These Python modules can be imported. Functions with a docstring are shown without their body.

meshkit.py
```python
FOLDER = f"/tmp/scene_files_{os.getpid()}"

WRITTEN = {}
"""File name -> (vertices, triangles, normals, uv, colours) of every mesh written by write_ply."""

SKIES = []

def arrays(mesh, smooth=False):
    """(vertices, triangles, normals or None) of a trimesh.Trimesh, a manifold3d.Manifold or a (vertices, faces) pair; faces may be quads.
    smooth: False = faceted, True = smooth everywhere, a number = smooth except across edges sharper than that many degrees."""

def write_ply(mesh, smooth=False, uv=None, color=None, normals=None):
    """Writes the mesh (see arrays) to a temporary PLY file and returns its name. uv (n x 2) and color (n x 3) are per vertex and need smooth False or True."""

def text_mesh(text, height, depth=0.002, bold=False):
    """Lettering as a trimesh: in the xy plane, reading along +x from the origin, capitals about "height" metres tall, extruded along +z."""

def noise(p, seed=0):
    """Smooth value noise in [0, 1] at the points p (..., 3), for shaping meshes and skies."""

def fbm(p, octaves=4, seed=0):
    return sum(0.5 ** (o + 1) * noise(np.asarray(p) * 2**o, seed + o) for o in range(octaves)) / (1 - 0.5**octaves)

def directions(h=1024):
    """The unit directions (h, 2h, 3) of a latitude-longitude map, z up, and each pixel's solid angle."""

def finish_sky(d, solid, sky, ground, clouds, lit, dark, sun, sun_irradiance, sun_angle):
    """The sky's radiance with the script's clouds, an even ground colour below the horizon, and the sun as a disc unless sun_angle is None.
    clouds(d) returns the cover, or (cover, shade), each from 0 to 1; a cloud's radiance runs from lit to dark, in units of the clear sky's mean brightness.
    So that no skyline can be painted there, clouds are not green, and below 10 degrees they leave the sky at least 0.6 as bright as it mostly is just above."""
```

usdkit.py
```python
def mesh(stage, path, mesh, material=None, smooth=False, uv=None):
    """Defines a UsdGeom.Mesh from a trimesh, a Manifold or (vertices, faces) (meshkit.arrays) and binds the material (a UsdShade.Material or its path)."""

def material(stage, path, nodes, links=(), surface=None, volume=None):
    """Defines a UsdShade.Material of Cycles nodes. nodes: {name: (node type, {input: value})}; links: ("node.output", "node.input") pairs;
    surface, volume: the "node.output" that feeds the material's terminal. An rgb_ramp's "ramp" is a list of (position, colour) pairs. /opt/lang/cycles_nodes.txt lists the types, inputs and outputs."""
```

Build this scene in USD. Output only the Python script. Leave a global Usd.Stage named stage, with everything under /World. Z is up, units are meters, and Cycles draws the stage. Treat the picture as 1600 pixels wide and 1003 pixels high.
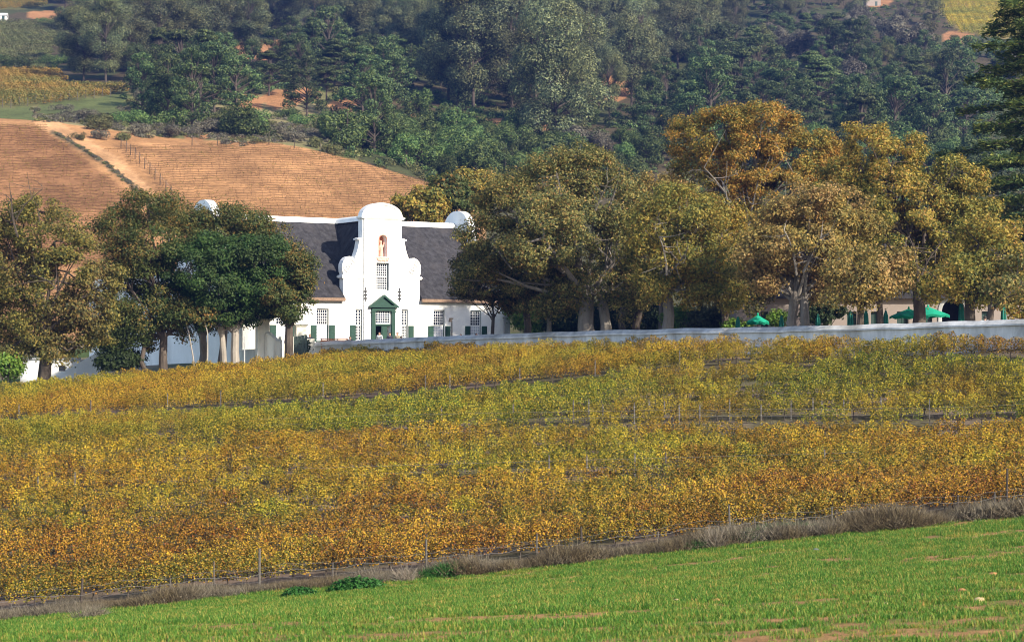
import math, random
import numpy as np, trimesh, usdkit, meshkit
import manifold3d as m3
from shapely.geometry import Polygon, box as sbox, Point, LineString
from shapely.ops import unary_union
from scipy.interpolate import RBFInterpolator
from pxr import Usd, UsdGeom, UsdLux, UsdShade, Sdf, Gf, Vt

stage = Usd.Stage.CreateInMemory()
UsdGeom.SetStageUpAxis(stage, UsdGeom.Tokens.z)
UsdGeom.SetStageMetersPerUnit(stage, 1.0)
UsdGeom.Xform.Define(stage, '/World')
UsdGeom.Scope.Define(stage, '/World/Looks')

# ------------------------------------------------------------------ camera, sky, sun, exposure
F, HZ, CX, CY = 3000.0, 540.0, 800.0, 501.5      # focal length and horizon in pixels of the 1600 px photograph
PITCH = math.atan((HZ - CY) / F)
cam = UsdGeom.Camera.Define(stage, '/World/camera')
cam.CreateHorizontalApertureAttr(36.0)
cam.CreateFocalLengthAttr(36.0 * F / 1600)
cam.CreateFStopAttr(2.2)
cam.CreateFocusDistanceAttr(130.0)
cam.CreateExposureAttr(0.8)
cam.AddRotateXOp().Set(90 + math.degrees(PITCH))
SUN = np.array([.732, -.682, 0.0]); SUN_EL = math.radians(29.0)
SUN = SUN / np.linalg.norm(SUN) * math.cos(SUN_EL); SUN[2] = math.sin(SUN_EL)
sun = UsdLux.DistantLight.Define(stage, '/World/sun')
sun.CreateIntensityAttr(1.25); sun.CreateAngleAttr(0.5); sun.CreateNormalizeAttr(True)
sun.CreateColorAttr(Gf.Vec3f(1.0, .92, .78))
zax = Gf.Vec3d(*map(float, SUN))
sun.AddTransformOp().Set(Gf.Matrix4d().SetRotate(Gf.Rotation(Gf.Vec3d(0, 0, 1), zax)))
sky_mat = usdkit.material(stage, '/World/Looks/sky_light', {
    'sky': ('sky_texture', {'sky_type': 'single_scattering', 'sun_disc': False, 'sun_elevation': SUN_EL,
                            'sun_rotation': math.atan2(SUN[0], SUN[1]), 'altitude': 150.0, 'aerosol_density': 1.0}),
    'bg': ('background_shader', {'strength': 0.135})}, [('sky.color', 'bg.color')], surface='bg.background')
dome = UsdLux.DomeLight.Define(stage, '/World/sky')
UsdShade.MaterialBindingAPI.Apply(dome.GetPrim()).Bind(sky_mat)
HAZE = 0.0001

# ------------------------------------------------------------------ helpers
LK = '/World/Looks/'
used = {}

def numbered(parent, name):
    k = (parent, name); n = used.get(k, 0); used[k] = n + 1
    return name if n == 0 else '%s_%03d' % (name, n)

def tag(prim, label=None, cat=None, group=None, kind=None):
    prim = prim.GetPrim() if hasattr(prim, 'GetPrim') else prim
    for k, v in (('label', label), ('category', cat), ('group', group), ('kind', kind)):
        if v: prim.SetCustomDataByKey(k, v)
    return prim

def pathof(parent):
    return '/World' if parent is None else str(parent.GetPath())

def thing(name, label=None, cat=None, loc=(0, 0, 0), rz=0.0, group=None, kind=None, scale=None):
    x = UsdGeom.Xform.Define(stage, '/World/' + numbered('/World', name))
    x.AddTranslateOp().Set(Gf.Vec3d(*map(float, loc))); x.AddRotateZOp().Set(float(rz))
    s = scale if scale is not None else 1.0
    s = (s, s, s) if np.ndim(s) == 0 else s
    x.AddScaleOp().Set(Gf.Vec3f(*map(float, s)))
    return tag(x, label, cat, group, kind)

def copy_of(src, name, label, cat, loc, rz=0.0, group=None, scale=None):
    o = thing(name, label, cat, loc, rz, group, None, scale)
    o.GetReferences().AddInternalReference(src.GetPath()); o.SetInstanceable(True)
    return o

LEAFY = set()
def leaf_random(m, mesh):
    """One random number per leaf (connected piece), kept on the mesh for its material."""
    from scipy.sparse import coo_matrix
    from scipy.sparse.csgraph import connected_components
    f = np.asarray(mesh[1]); n = len(mesh[0])
    g = coo_matrix((np.ones(len(f) * 2, np.int8), (np.r_[f[:, 0], f[:, 1]], np.r_[f[:, 1], f[:, 2]])), (n, n))
    k, lab = connected_components(g, directed=False)
    r = np.random.default_rng(k).uniform(0, 1, k).astype(np.float32)[lab]
    UsdGeom.PrimvarsAPI(m).CreatePrimvar('rnd', Sdf.ValueTypeNames.FloatArray, 'vertex').Set(Vt.FloatArray.FromNumpy(r))

def obj(name, mesh, mat, parent=None, smooth=False, tint=None):
    p = pathof(parent); path = p + '/' + numbered(p, name)
    m = usdkit.mesh(stage, path, mesh, mat, smooth)
    if str(mat.GetPath()) in LEAFY: leaf_random(m, mesh)
    if tint is not None:
        UsdGeom.PrimvarsAPI(m).CreatePrimvar('tint', Sdf.ValueTypeNames.Color3fArray, 'vertex').Set(Vt.Vec3fArray.FromNumpy(np.asarray(tint, np.float32)))
    return m.GetPrim()

class MB:
    """Collects triangles of one part."""
    def __init__(s): s.v, s.f, s.n = [], [], 0
    def add(s, v, f):
        v = np.asarray(v, float); s.v.append(v); s.f.append(np.asarray(f, int) + s.n); s.n += len(v); return s
    def tm(s, m): return s.add(m.vertices, m.faces)
    def box(s, x0, x1, y0, y1, z0, z1):
        v = np.array([[x, y, z] for x in (x0, x1) for y in (y0, y1) for z in (z0, z1)], float)
        f = [[0, 1, 3], [0, 3, 2], [4, 6, 7], [4, 7, 5], [0, 4, 5], [0, 5, 1], [2, 3, 7], [2, 7, 6], [0, 2, 6], [0, 6, 4], [1, 5, 7], [1, 7, 3]]
        return s.add(v, f)
    def tube(s, pts, rad, sides=6, cap=True):
        v, f = tube(np.asarray(pts, float), rad, sides); 
        if cap:
            n = len(v); f = np.vstack([f, [[n - sides, n - sides + i, n - sides + i + 1] for i in range(1, sides - 1)], [[0, i + 1, i] for i in range(1, sides - 1)]])
        return s.add(v, f)
    def uz(s, poly, v0, v1): 
        for g in getattr(poly, 'geoms', [poly]):
            m = trimesh.creation.extrude_polygon(g, v1 - v0, engine='earcut'); p = m.vertices
            s.add(np.stack([p[:, 0], p[:, 2] + v0, p[:, 1]], 1), m.faces[:, ::-1])
        return s
    def vz(s, poly, u0, u1):
        for g in getattr(poly, 'geoms', [poly]):
            m = trimesh.creation.extrude_polygon(g, u1 - u0, engine='earcut'); p = m.vertices
            s.add(np.stack([p[:, 2] + u0, p[:, 0], p[:, 1]], 1), m.faces)
        return s
    def get(s): return np.vstack(s.v), np.vstack(s.f)
    def build(s, name, mat, parent=None, smooth=False): return obj(name, s.get(), mat, parent, smooth)

def tube(p, rad, sides=6):
    t = np.gradient(p, axis=0); t /= np.linalg.norm(t, axis=1, keepdims=True) + 1e-9
    ref = np.where(np.abs(t[:, 2:]) < .9, [0, 0, 1.0], [1.0, 0, 0])
    a = np.cross(t, ref); a /= np.linalg.norm(a, axis=1, keepdims=True) + 1e-9
    b = np.cross(t, a); an = np.arange(sides) * 2 * np.pi / sides
    r = np.broadcast_to(rad, (len(p),))
    v = p[:, None] + r[:, None, None] * (np.cos(an)[None, :, None] * a[:, None] + np.sin(an)[None, :, None] * b[:, None])
    i, j = np.meshgrid(np.arange(len(p) - 1), np.arange(sides), indexing='ij')
    q = np.stack([i * sides + j, i * sides + (j + 1) % sides, (i + 1) * sides + (j + 1) % sides, (i + 1) * sides + j], -1).reshape(-1, 4)
    return v.reshape(-1, 3), np.vstack([q[:, [0, 1, 2]], q[:, [0, 2, 3]]])

def unit(a): return a / (np.linalg.norm(a, axis=-1, keepdims=True) + 1e-9)

def leaves(rng, c, nrm, size, aspect=.62, fold=.12):
    """One folded diamond per leaf."""
    n = unit(nrm); t = unit(np.cross(n, rng.normal(size=c.shape))); b = np.cross(n, t)
    s = np.broadcast_to(size, (len(c),))[:, None]
    v = np.stack([c - t * s * .5, c + b * s * aspect * .5 + n * s * fold, c + t * s * .5, c - b * s * aspect * .5 + n * s * fold], 1)
    k = np.arange(len(c))[:, None] * 4
    f = np.stack([k + [0, 1, 2], k + [0, 2, 3]], 1).reshape(-1, 3)
    return v.reshape(-1, 3), f

# ------------------------------------------------------------------ materials
def mat(name, col, rough=.7, var=.12, scale=3.0, spec=.3, bump=0.0, coords='position', stretch=(1, 1, 1), var2=None, metallic=0.0):
    """Plain surface whose colour wanders a little with two noises."""
    col = np.array(col, float)
    lo, hi = np.clip(col * (1 - var), 0, 1), np.clip(col * (1 + var), 0, 1)
    nodes = {'g': ('geometry', {}), 'm': ('mapping', {'scale': stretch}), 'n': ('noise_texture', {'scale': scale, 'detail': 6.0, 'roughness': .62}),
             'r': ('rgb_ramp', {'ramp': [(.3, lo), (.7, hi)]}),
             'p': ('principled_bsdf', {'roughness': rough, 'specular_ior_level': spec, 'metallic': metallic})}
    links = [('g.position', 'm.vector'), ('m.vector', 'n.vector'), ('n.fac', 'r.fac')]
    out = 'r.color'
    if var2 is not None:           # (scale, ramp start, ramp end, colour): stains and wear
        nodes['n2'] = ('noise_texture', {'scale': var2[0], 'detail': 5.0, 'roughness': .65})
        nodes['r2'] = ('rgb_ramp', {'ramp': [(var2[1], (0, 0, 0)), (var2[2], (1, 1, 1))]})
        nodes['x'] = ('mix', {'color2': var2[3]})
        links += [('m.vector', 'n2.vector'), ('n2.fac', 'r2.fac'), ('r2.color', 'x.fac'), ('r.color', 'x.color1')]
        out = 'x.color'
    links.append((out, 'p.base_color'))
    if bump:
        nodes['b'] = ('bump', {'strength': bump, 'distance': .05}); links += [('n.fac', 'b.height'), ('b.normal', 'p.normal')]
    return usdkit.material(stage, LK + name, nodes, links, surface='p.BSDF')

def leafmat(name, stops, patch=None, pscale=.25, transl=.28, vary=0.0, objvar=0.0, spec=.25, plo=.42, phi=.58):
    """Foliage: each leaf takes a colour of the ramp; patches lean to a second ramp."""
    nodes = {'g': ('geometry', {}), 'v': ('attribute', {'attribute': 'rnd'}), 'r': ('rgb_ramp', {'ramp': stops}),
             'p': ('principled_bsdf', {'roughness': .55, 'specular_ior_level': spec}), 't': ('translucent_bsdf', {}), 'x': ('mix_closure', {'fac': transl})}
    links = [('v.fac', 'r.fac')]
    out = 'r.color'
    if patch is not None:
        nodes |= {'r2': ('rgb_ramp', {'ramp': patch}), 'n': ('noise_texture', {'scale': pscale, 'detail': 4.0, 'roughness': .6}),
                  'k': ('rgb_ramp', {'ramp': [(plo, (0, 0, 0)), (phi, (1, 1, 1))]}), 'm': ('mix', {})}
        links += [('v.fac', 'r2.fac'), ('g.position', 'n.vector'), ('n.fac', 'k.fac'), ('k.color', 'm.fac'), ('r.color', 'm.color1'), ('r2.color', 'm.color2')]
        out = 'm.color'
    if objvar:
        nodes |= {'o': ('object_info', {}), 'mr': ('map_range', {'to_min': 1 - objvar, 'to_max': 1 + objvar}), 'h': ('hsv', {}),
                  'mh': ('map_range', {'to_min': .5 - objvar * .05, 'to_max': .5 + objvar * .05})}
        links += [('o.random', 'mr.value'), ('mr.result', 'h.value'), ('o.random', 'mh.value'), ('mh.result', 'h.hue'), (out, 'h.color')]
        out = 'h.color'
    LEAFY.add(LK + name)
    links += [(out, 'p.base_color'), (out, 't.color'), ('p.BSDF', 'x.closure1'), ('t.BSDF', 'x.closure2')]
    return usdkit.material(stage, LK + name, nodes, links, surface='x.closure')

def tintmat(name, nscale=1.5, amount=.35, nscale2=.2, amount2=.25, bump=.6, bdist=.08, stretch=(1, 1, 1)):
    """Ground whose own colour sits in the mesh (soil, scrub, grass), broken up by noise."""
    nodes = {'a': ('attribute', {'attribute': 'tint'}), 'g': ('geometry', {}), 'm': ('mapping', {'scale': stretch}),
             'n': ('noise_texture', {'scale': nscale, 'detail': 7.0, 'roughness': .7}), 'n2': ('noise_texture', {'scale': nscale2, 'detail': 5.0, 'roughness': .6}),
             'r': ('rgb_ramp', {'ramp': [(.25, [1 - amount] * 3), (.75, [1 + amount] * 3)]}), 'r2': ('rgb_ramp', {'ramp': [(.3, [1 - amount2] * 3), (.7, [1 + amount2] * 3)]}),
             'x': ('mix', {'mix_type': 'multiply', 'fac': 1.0}), 'y': ('mix', {'mix_type': 'multiply', 'fac': 1.0}),
             'b': ('bump', {'strength': bump, 'distance': bdist}), 'p': ('principled_bsdf', {'roughness': .95, 'specular_ior_level': .1})}
    links = [('g.position', 'm.vector'), ('m.vector', 'n.vector'), ('m.vector', 'n2.vector'), ('n.fac', 'r.fac'), ('n2.fac', 'r2.fac'), ('a.color', 'x.color1'), ('r.color', 'x.color2'),
             ('x.color', 'y.color1'), ('r2.color', 'y.color2'), ('y.color', 'p.base_color'), ('n.fac', 'b.height'), ('b.normal', 'p.normal')]
    return usdkit.material(stage, LK + name, nodes, links, surface='p.BSDF')

M = {}
M['white'] = mat('white_plaster', (.78, .765, .73), .8, .05, 1.1, .2, .25, var2=(.30, .52, .74, (.60, .585, .545)), stretch=(1, 1, .45))
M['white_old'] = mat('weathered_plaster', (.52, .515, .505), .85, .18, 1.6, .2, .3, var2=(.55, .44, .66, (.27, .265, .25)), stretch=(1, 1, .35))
M['gate_plaster'] = mat('gate_plaster', (.66, .64, .56), .85, .08, 1.5, .2, .2, var2=(1.2, .5, .75, (.40, .38, .31)), stretch=(1, 1, .3))
M['pink_plaster'] = mat('pink_plaster', (.28, .23, .20), .85, .06, .6, .2, .1)
M['thatch'] = mat('grey_thatch', (.043, .041, .045), .95, .45, 2.6, .1, 1.0, stretch=(1, 1, .3), var2=(.45, .5, .8, (.068, .060, .060)))
M['reed'] = mat('cut_reed', (.25, .165, .115), .95, .25, 6.0, .1, .5)
M['green_paint'] = mat('green_paint', (.016, .055, .038), .45, .15, 2.0, .4)
M['green_dark'] = mat('green_dark', (.03, .055, .048), .5, .1, 2.0, .4)
M['sash_white'] = mat('white_paint', (.80, .80, .78), .5, .02, 3.0, .4)
M['glass_dark'] = mat('dark_glass', (.018, .026, .045), .12, .2, .9, .5)
M['glass_curtain'] = mat('curtained_glass', (.42, .45, .52), .35, .12, 2.5, .5)
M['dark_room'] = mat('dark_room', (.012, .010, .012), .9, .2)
M['iron'] = mat('black_iron', (.02, .02, .022), .5, .2)
M['terracotta'] = mat('terracotta', (.50, .20, .12), .8, .12, 5.0)
M['statue'] = mat('pale_pink_stone', (.70, .42, .32), .8, .12, 6.0)
M['bark'] = mat('brown_bark', (.085, .068, .055), .95, .4, 3.0, .1, .8, stretch=(1, 1, .3))
M['bark_grey'] = mat('grey_bark', (.19, .165, .14), .95, .35, 2.5, .1, .8, stretch=(1, 1, .3))
M['bark_pale'] = mat('pale_bark', (.30, .265, .225), .95, .3, 2.0, .1, .5, stretch=(1, 1, .3))
M['umbrella'] = mat('green_canvas', (.008, .29, .17), .8, .06, 2.0)
M['umbrella_folded'] = mat('folded_canvas', (.012, .13, .095), .8, .1, 2.0)
M['post'] = mat('weathered_post', (.115, .10, .085), .95, .3, 6.0, .1, .4)
M['young_wood'] = mat('young_vine_wood', (.10, .055, .032), .95, .3, 6.0, .1)
M['post_dark'] = mat('dark_post', (.07, .055, .045), .95, .3, 6.0, .1, .4)
M['wire'] = mat('fence_wire', (.22, .20, .18), .6, .1, 4.0)
M['wood'] = mat('red_wood', (.36, .13, .06), .7, .15, 4.0)
M['red_step'] = mat('red_step', (.16, .06, .045), .8, .15, 3.0)
M['clod'] = mat('earth_clod', (.42, .20, .085), .95, .3, 12.0, .1, .5)
M['clod_pale'] = mat('pale_clod', (.52, .36, .20), .95, .2, 12.0, .1, .5)
M['clod_dark'] = mat('dark_clod', (.13, .065, .04), .95, .3, 12.0, .1, .5)
M['stone_grey'] = mat('grey_stone', (.16, .17, .18), .8, .3, 12.0, .2, .4)
M['skin'] = mat('skin', (.42, .24, .17), .6, .05)
M['hair'] = mat('dark_hair', (.03, .022, .018), .6, .2)
for nm, c in (('dark', (.03, .03, .045)), ('white', (.75, .75, .74)), ('red', (.40, .05, .04)), ('blue', (.06, .10, .24)), ('lilac', (.38, .25, .42)), ('beige', (.45, .38, .28)), ('grey', (.2, .2, .22))):
    M['cloth_' + nm] = mat('cloth_' + nm, c, .9, .1, 5.0)

# linear leaf colours (albedo)
G1, G2, OL, YG, GO, OR, BR = (.030, .055, .014), (.055, .095, .018), (.105, .105, .026), (.22, .20, .03), (.42, .26, .03), (.36, .15, .025), (.16, .085, .03)
M['vine'] = leafmat('vine_leaves', [(0, (.025, .028, .010)), (.22, (.13, .11, .018)), (.45, (.42, .28, .026)), (.78, (.64, .38, .03)), (.92, (.42, .17, .026)), (1, (.16, .07, .03))],
                    [(0, (.025, .040, .01)), (.35, (.14, .15, .02)), (.7, (.42, .34, .03)), (1, (.56, .35, .03))], .10, .33, objvar=.22, plo=.44, phi=.58)
M['vine_green'] = leafmat('vine_leaves_greener', [(0, (.020, .040, .010)), (.38, (.11, .145, .018)), (.7, (.33, .32, .03)), (1, (.58, .40, .033))],
                    [(0, (.04, .04, .012)), (.35, (.30, .24, .026)), (.8, (.56, .36, .03)), (1, (.30, .13, .03))], .10, .33, objvar=.22, plo=.46, phi=.64)
M['vine_rust'] = leafmat('vine_leaves_rusty', [(0, (.03, .024, .012)), (.26, (.13, .095, .02)), (.5, (.42, .235, .026)), (.76, (.60, .335, .03)), (.9, (.38, .135, .026)), (1, (.14, .055, .03))],
                    [(0, (.024, .036, .010)), (.36, (.13, .13, .02)), (.68, (.44, .31, .03)), (1, (.38, .18, .03))], .12, .33, objvar=.24, plo=.46, phi=.60)
M['vine_far'] = leafmat('vine_leaves_far', [(0, (.16, .14, .03)), (.5, (.34, .20, .035)), (1, (.24, .12, .03))], [(0, (.10, .12, .03)), (1, (.26, .18, .035))], .05)
M['vine_yellow'] = leafmat('vine_leaves_yellow', [(0, (.22, .22, .03)), (.5, (.52, .40, .04)), (1, (.48, .28, .04))], [(0, (.14, .17, .03)), (1, (.40, .32, .04))], .06)
M['oak_a'] = leafmat('oak_leaves_olive', [(0, (.03, .045, .018)), (.3, (.09, .108, .034)), (.6, (.20, .19, .058)), (.9, (.33, .27, .08)), (1, (.30, .17, .065))], [(0, (.05, .065, .024)), (.45, (.17, .17, .052)), (.8, (.36, .28, .075)), (1, (.33, .17, .06))], .25, .34)
M['oak_b'] = leafmat('oak_leaves_gold', [(0, (.06, .075, .022)), (.3, (.23, .20, .045)), (.7, (.48, .35, .06)), (1, (.38, .19, .055))], [(0, (.04, .065, .018)), (.5, (.19, .195, .04)), (1, (.40, .30, .055))], .22, .34)
M['oak_c'] = leafmat('plane_leaves_orange', [(0, (.07, .065, .02)), (.3, (.26, .19, .038)), (.65, (.46, .265, .045)), (1, (.34, .14, .032))], [(0, (.05, .065, .02)), (.5, (.22, .20, .036)), (1, (.42, .25, .045))], .26)
M['oak_d'] = leafmat('oak_leaves_dark_brown', [(0, (.03, .045, .016)), (.4, (.09, .085, .028)), (.75, (.20, .135, .045)), (1, (.27, .15, .05))], [(0, (.04, .055, .018)), (1, (.19, .165, .042))], .25, .34)
M['oak_e'] = leafmat('plane_leaves_pinkish', [(0, (.10, .085, .035)), (.35, (.30, .21, .08)), (.7, (.50, .33, .11)), (1, (.42, .23, .11))], [(0, (.08, .08, .026)), (.5, (.24, .20, .052)), (1, (.46, .30, .075))], .22, .34)
M['oak_f'] = leafmat('oak_leaves_dull_gold', [(0, (.028, .036, .016)), (.35, (.11, .10, .034)), (.7, (.25, .19, .05)), (1, (.22, .12, .048))], [(0, (.035, .05, .018)), (.5, (.15, .145, .034)), (1, (.32, .245, .052))], .22, .32)
M['green_tree'] = leafmat('green_leaves', [(0, (.020, .052, .014)), (.5, (.045, .095, .020)), (1, (.085, .13, .028))], [(0, (.02, .045, .014)), (1, (.06, .085, .02))], .35)
M['green_brown'] = leafmat('green_brown_leaves', [(0, (.03, .05, .016)), (.4, (.085, .10, .026)), (.75, (.20, .15, .034)), (1, (.25, .12, .032))], [(0, (.03, .055, .016)), (1, (.11, .13, .03))], .28, .32)
M['bush_bright'] = leafmat('bright_bush_leaves', [(0, (.06, .13, .018)), (.6, (.14, .24, .03)), (1, (.22, .28, .05))], None)
M['bush_dark'] = leafmat('dark_bush_leaves', [(0, (.015, .028, .010)), (1, (.045, .065, .018))], None)
M['conifer'] = leafmat('conifer_needles', [(0, (.035, .06, .022)), (.55, (.09, .135, .04)), (.85, (.19, .225, .055)), (1, (.30, .30, .07))], None, transl=.3)
M['euc'] = leafmat('eucalyptus_leaves', [(0, (.022, .034, .022)), (.4, (.075, .098, .050)), (1, (.21, .22, .098))], [(0, (.03, .04, .022)), (1, (.19, .185, .068))], .10, .12, objvar=.35)
M['pine'] = leafmat('pine_needles', [(0, (.014, .028, .012)), (.5, (.050, .080, .028)), (1, (.14, .17, .05))], None, transl=.12, objvar=.4)
M['cedar'] = leafmat('cedar_needles', [(0, (.014, .026, .010)), (.5, (.050, .075, .022)), (1, (.145, .17, .045))], None, transl=.12, objvar=.35)
M['round_green'] = leafmat('broadleaf_green', [(0, (.020, .040, .014)), (.5, (.065, .105, .030)), (1, (.165, .205, .052))], None, transl=.16, objvar=.45)
M['scrub_grey'] = leafmat('grey_scrub', [(0, (.05, .048, .034)), (.6, (.125, .112, .078)), (1, (.20, .175, .12))], None, transl=.1, objvar=.2)
M['scrub_olive'] = leafmat('olive_scrub', [(0, (.05, .058, .022)), (.6, (.11, .115, .04)), (1, (.17, .15, .05))], None, transl=.15, objvar=.3)
M['grass'] = leafmat('young_grass', [(0, (.03, .11, .010)), (.45, (.085, .205, .022)), (.8, (.17, .28, .036)), (.93, (.33, .34, .06)), (1, (.46, .27, .09))], [(0, (.06, .15, .016)), (.45, (.18, .27, .03)), (.75, (.40, .32, .07)), (1, (.54, .28, .085))], .8, .35, plo=.50, phi=.68)
M['dry_weed'] = leafmat('dry_weeds', [(0, (.05, .040, .026)), (.4, (.14, .115, .078)), (.75, (.24, .20, .14)), (1, (.36, .31, .22))], [(0, (.05, .034, .020)), (.5, (.13, .095, .05)), (1, (.22, .17, .095))], .35, .2, plo=.44, phi=.58)
M['weed_green'] = leafmat('weed_leaves', [(0, (.022, .085, .014)), (1, (.055, .17, .028))], None)
M['straw'] = leafmat('straw', [(0, (.20, .155, .11)), (1, (.36, .30, .22))], None)
M['field'] = tintmat('field_soil', 6.0, .45, .8, .25, .8, .05)
M['soil'] = tintmat('vineyard_soil', 4.0, .35, .5, .25, .7, .06)
M['hill'] = tintmat('hill_soil', 1.2, .35, .12, .25, .8, .25)

# ------------------------------------------------------------------ the lie of the land
def P(px, py, d):
    """The point at distance d (along y) that the photograph shows at pixel px, py."""
    cx = (px - CX) / F; cz = (CY - py) / F
    y = math.cos(PITCH) - cz * math.sin(PITCH); z = math.sin(PITCH) + cz * math.cos(PITCH)
    return np.array([cx / y * d, d, z / y * d])
CTRL = [
(800,1003,34),(0,1003,38),(1600,1003,30.5),(1600,900,48),(800,940,50),(0,985,55),
(0,966,69.6),(405,923,70.2),(666,900,70.7),(800,886,71),(1140,846,71.7),(1590,800,72.7),
(0,705,106.5),(560,690,104),(900,684,102),(1480,681,97.5),(1600,681,96),
(0,668,121.5),(430,640,122),(800,608,121),(1180,574,117.5),(1500,552,113),
(490,567,158),(800,557,142),(1200,552,124),(1600,543,110),(0,617,138),(300,594,147),
(800,550,150),(597,550,162),(1200,535,140),(1600,528,125),(100,600,155),(300,575,160),(490,551,164),
(1600,528,160),(1200,533,165),
(0,585,190),(300,555,195),(700,537,200),(1200,528,200),(1600,525,200),
(0,455,245),(350,470,240),(700,480,240),(1200,490,245),(1600,490,245),
(0,300,290),(300,310,295),(600,350,295),
(0,193,332),(300,224,338),(420,222,342),(560,248,345),(700,287,350),(1000,335,350),(1600,330,350),
(0,180,400),(180,165,410),(300,180,400),(0,140,470),(500,190,430),(900,225,430),(1300,225,440),(1600,250,430),
(0,95,560),(500,105,560),(900,115,580),(1300,110,580),(1600,120,560),
(0,5,740),(500,5,780),(900,5,800),(1300,5,790),(1600,10,740)]
EXTRA = [(0,0,-2.1),(-40,0,-4.6),(40,0,.4),(0,-60,2),(-60,60,-13),(60,60,-3.2),(-70,130,-7),(70,110,1.0),(-90,190,-4),(90,190,1.5),
(-160,330,36),(160,330,22),(-260,560,86),(260,560,80),(-400,900,190),(400,900,180),(0,1000,215),(-500,1300,330),(0,1300,330),(500,1300,330),(-300,1600,420),(300,1600,420)]
_c = np.array([P(*c) for c in CTRL] + [np.array(e, float) for e in EXTRA])
_rbf = RBFInterpolator(_c[:, :2], _c[:, 2], kernel='thin_plate_spline', smoothing=1.0)

def Z(x, y):
    x, y = np.broadcast_arrays(np.asarray(x, float), np.asarray(y, float))
    q = np.stack([x.ravel(), y.ravel()], 1)
    z = _rbf(q)
    far = np.clip((q[:, 1] - 340) / 100, 0, 1)
    if far.max() > 0:
        z = z + far * 5.0 * (meshkit.fbm(np.c_[q * .02, np.zeros(len(q))], 3, 5) - .5)
    return z.reshape(x.shape)

def z1(x, y): return float(Z(np.array([x]), np.array([y]))[0])

_D = np.concatenate([np.arange(25, 170, 1.0), np.arange(170, 1200, 3.0)])
def at(px, py, dmin=25):
    """Where the line of sight through a pixel meets the ground (beyond dmin)."""
    p = P(px, py, 1.0); d = _D[_D >= dmin]
    below = p[2] * d - Z(p[0] * d, d) < 0
    i = int(np.argmax(below)) if below.any() else len(d) - 1
    lo, hi = d[max(i - 1, 0)], d[i]
    for _ in range(8):
        mid = (lo + hi) / 2
        if p[2] * mid - z1(p[0] * mid, mid) < 0: hi = mid
        else: lo = mid
    return np.array([p[0] * hi, hi, z1(p[0] * hi, hi)])

def pix(p):
    """Pixel of world points (for sorting and naming things by where they stand)."""
    p = np.asarray(p, float); c, s = math.cos(PITCH), math.sin(PITCH)
    dep = p[..., 1] * c + p[..., 2] * s; up = -p[..., 1] * s + p[..., 2] * c
    return np.stack([CX + F * p[..., 0] / dep, CY - F * up / dep], -1)

def fence_y(x): return 71.0 + .08 * np.asarray(x, float)                 # fence between field and vineyard
def gap_y(x): x = np.asarray(x, float); return 102.8 - .19 * x - .002 * x * x      # grassy gap across the vineyard
def step_y(x): x = np.asarray(x, float); return 121 - .15 * x - np.where(x > 0, .0128, .0035) * x * x      # foot of the uppermost vine block
def wall_y(x): return 142 - 1.092 * np.asarray(x, float)                 # garden wall
def end_y(x):                                                           # upper edge of the vines
    x = np.asarray(x, float)
    return np.where(x > -15.5, wall_y(x) - 1.6, np.minimum(wall_y(x) - 1.6, 150.5 + (x + 16.5) * .8))

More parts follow.
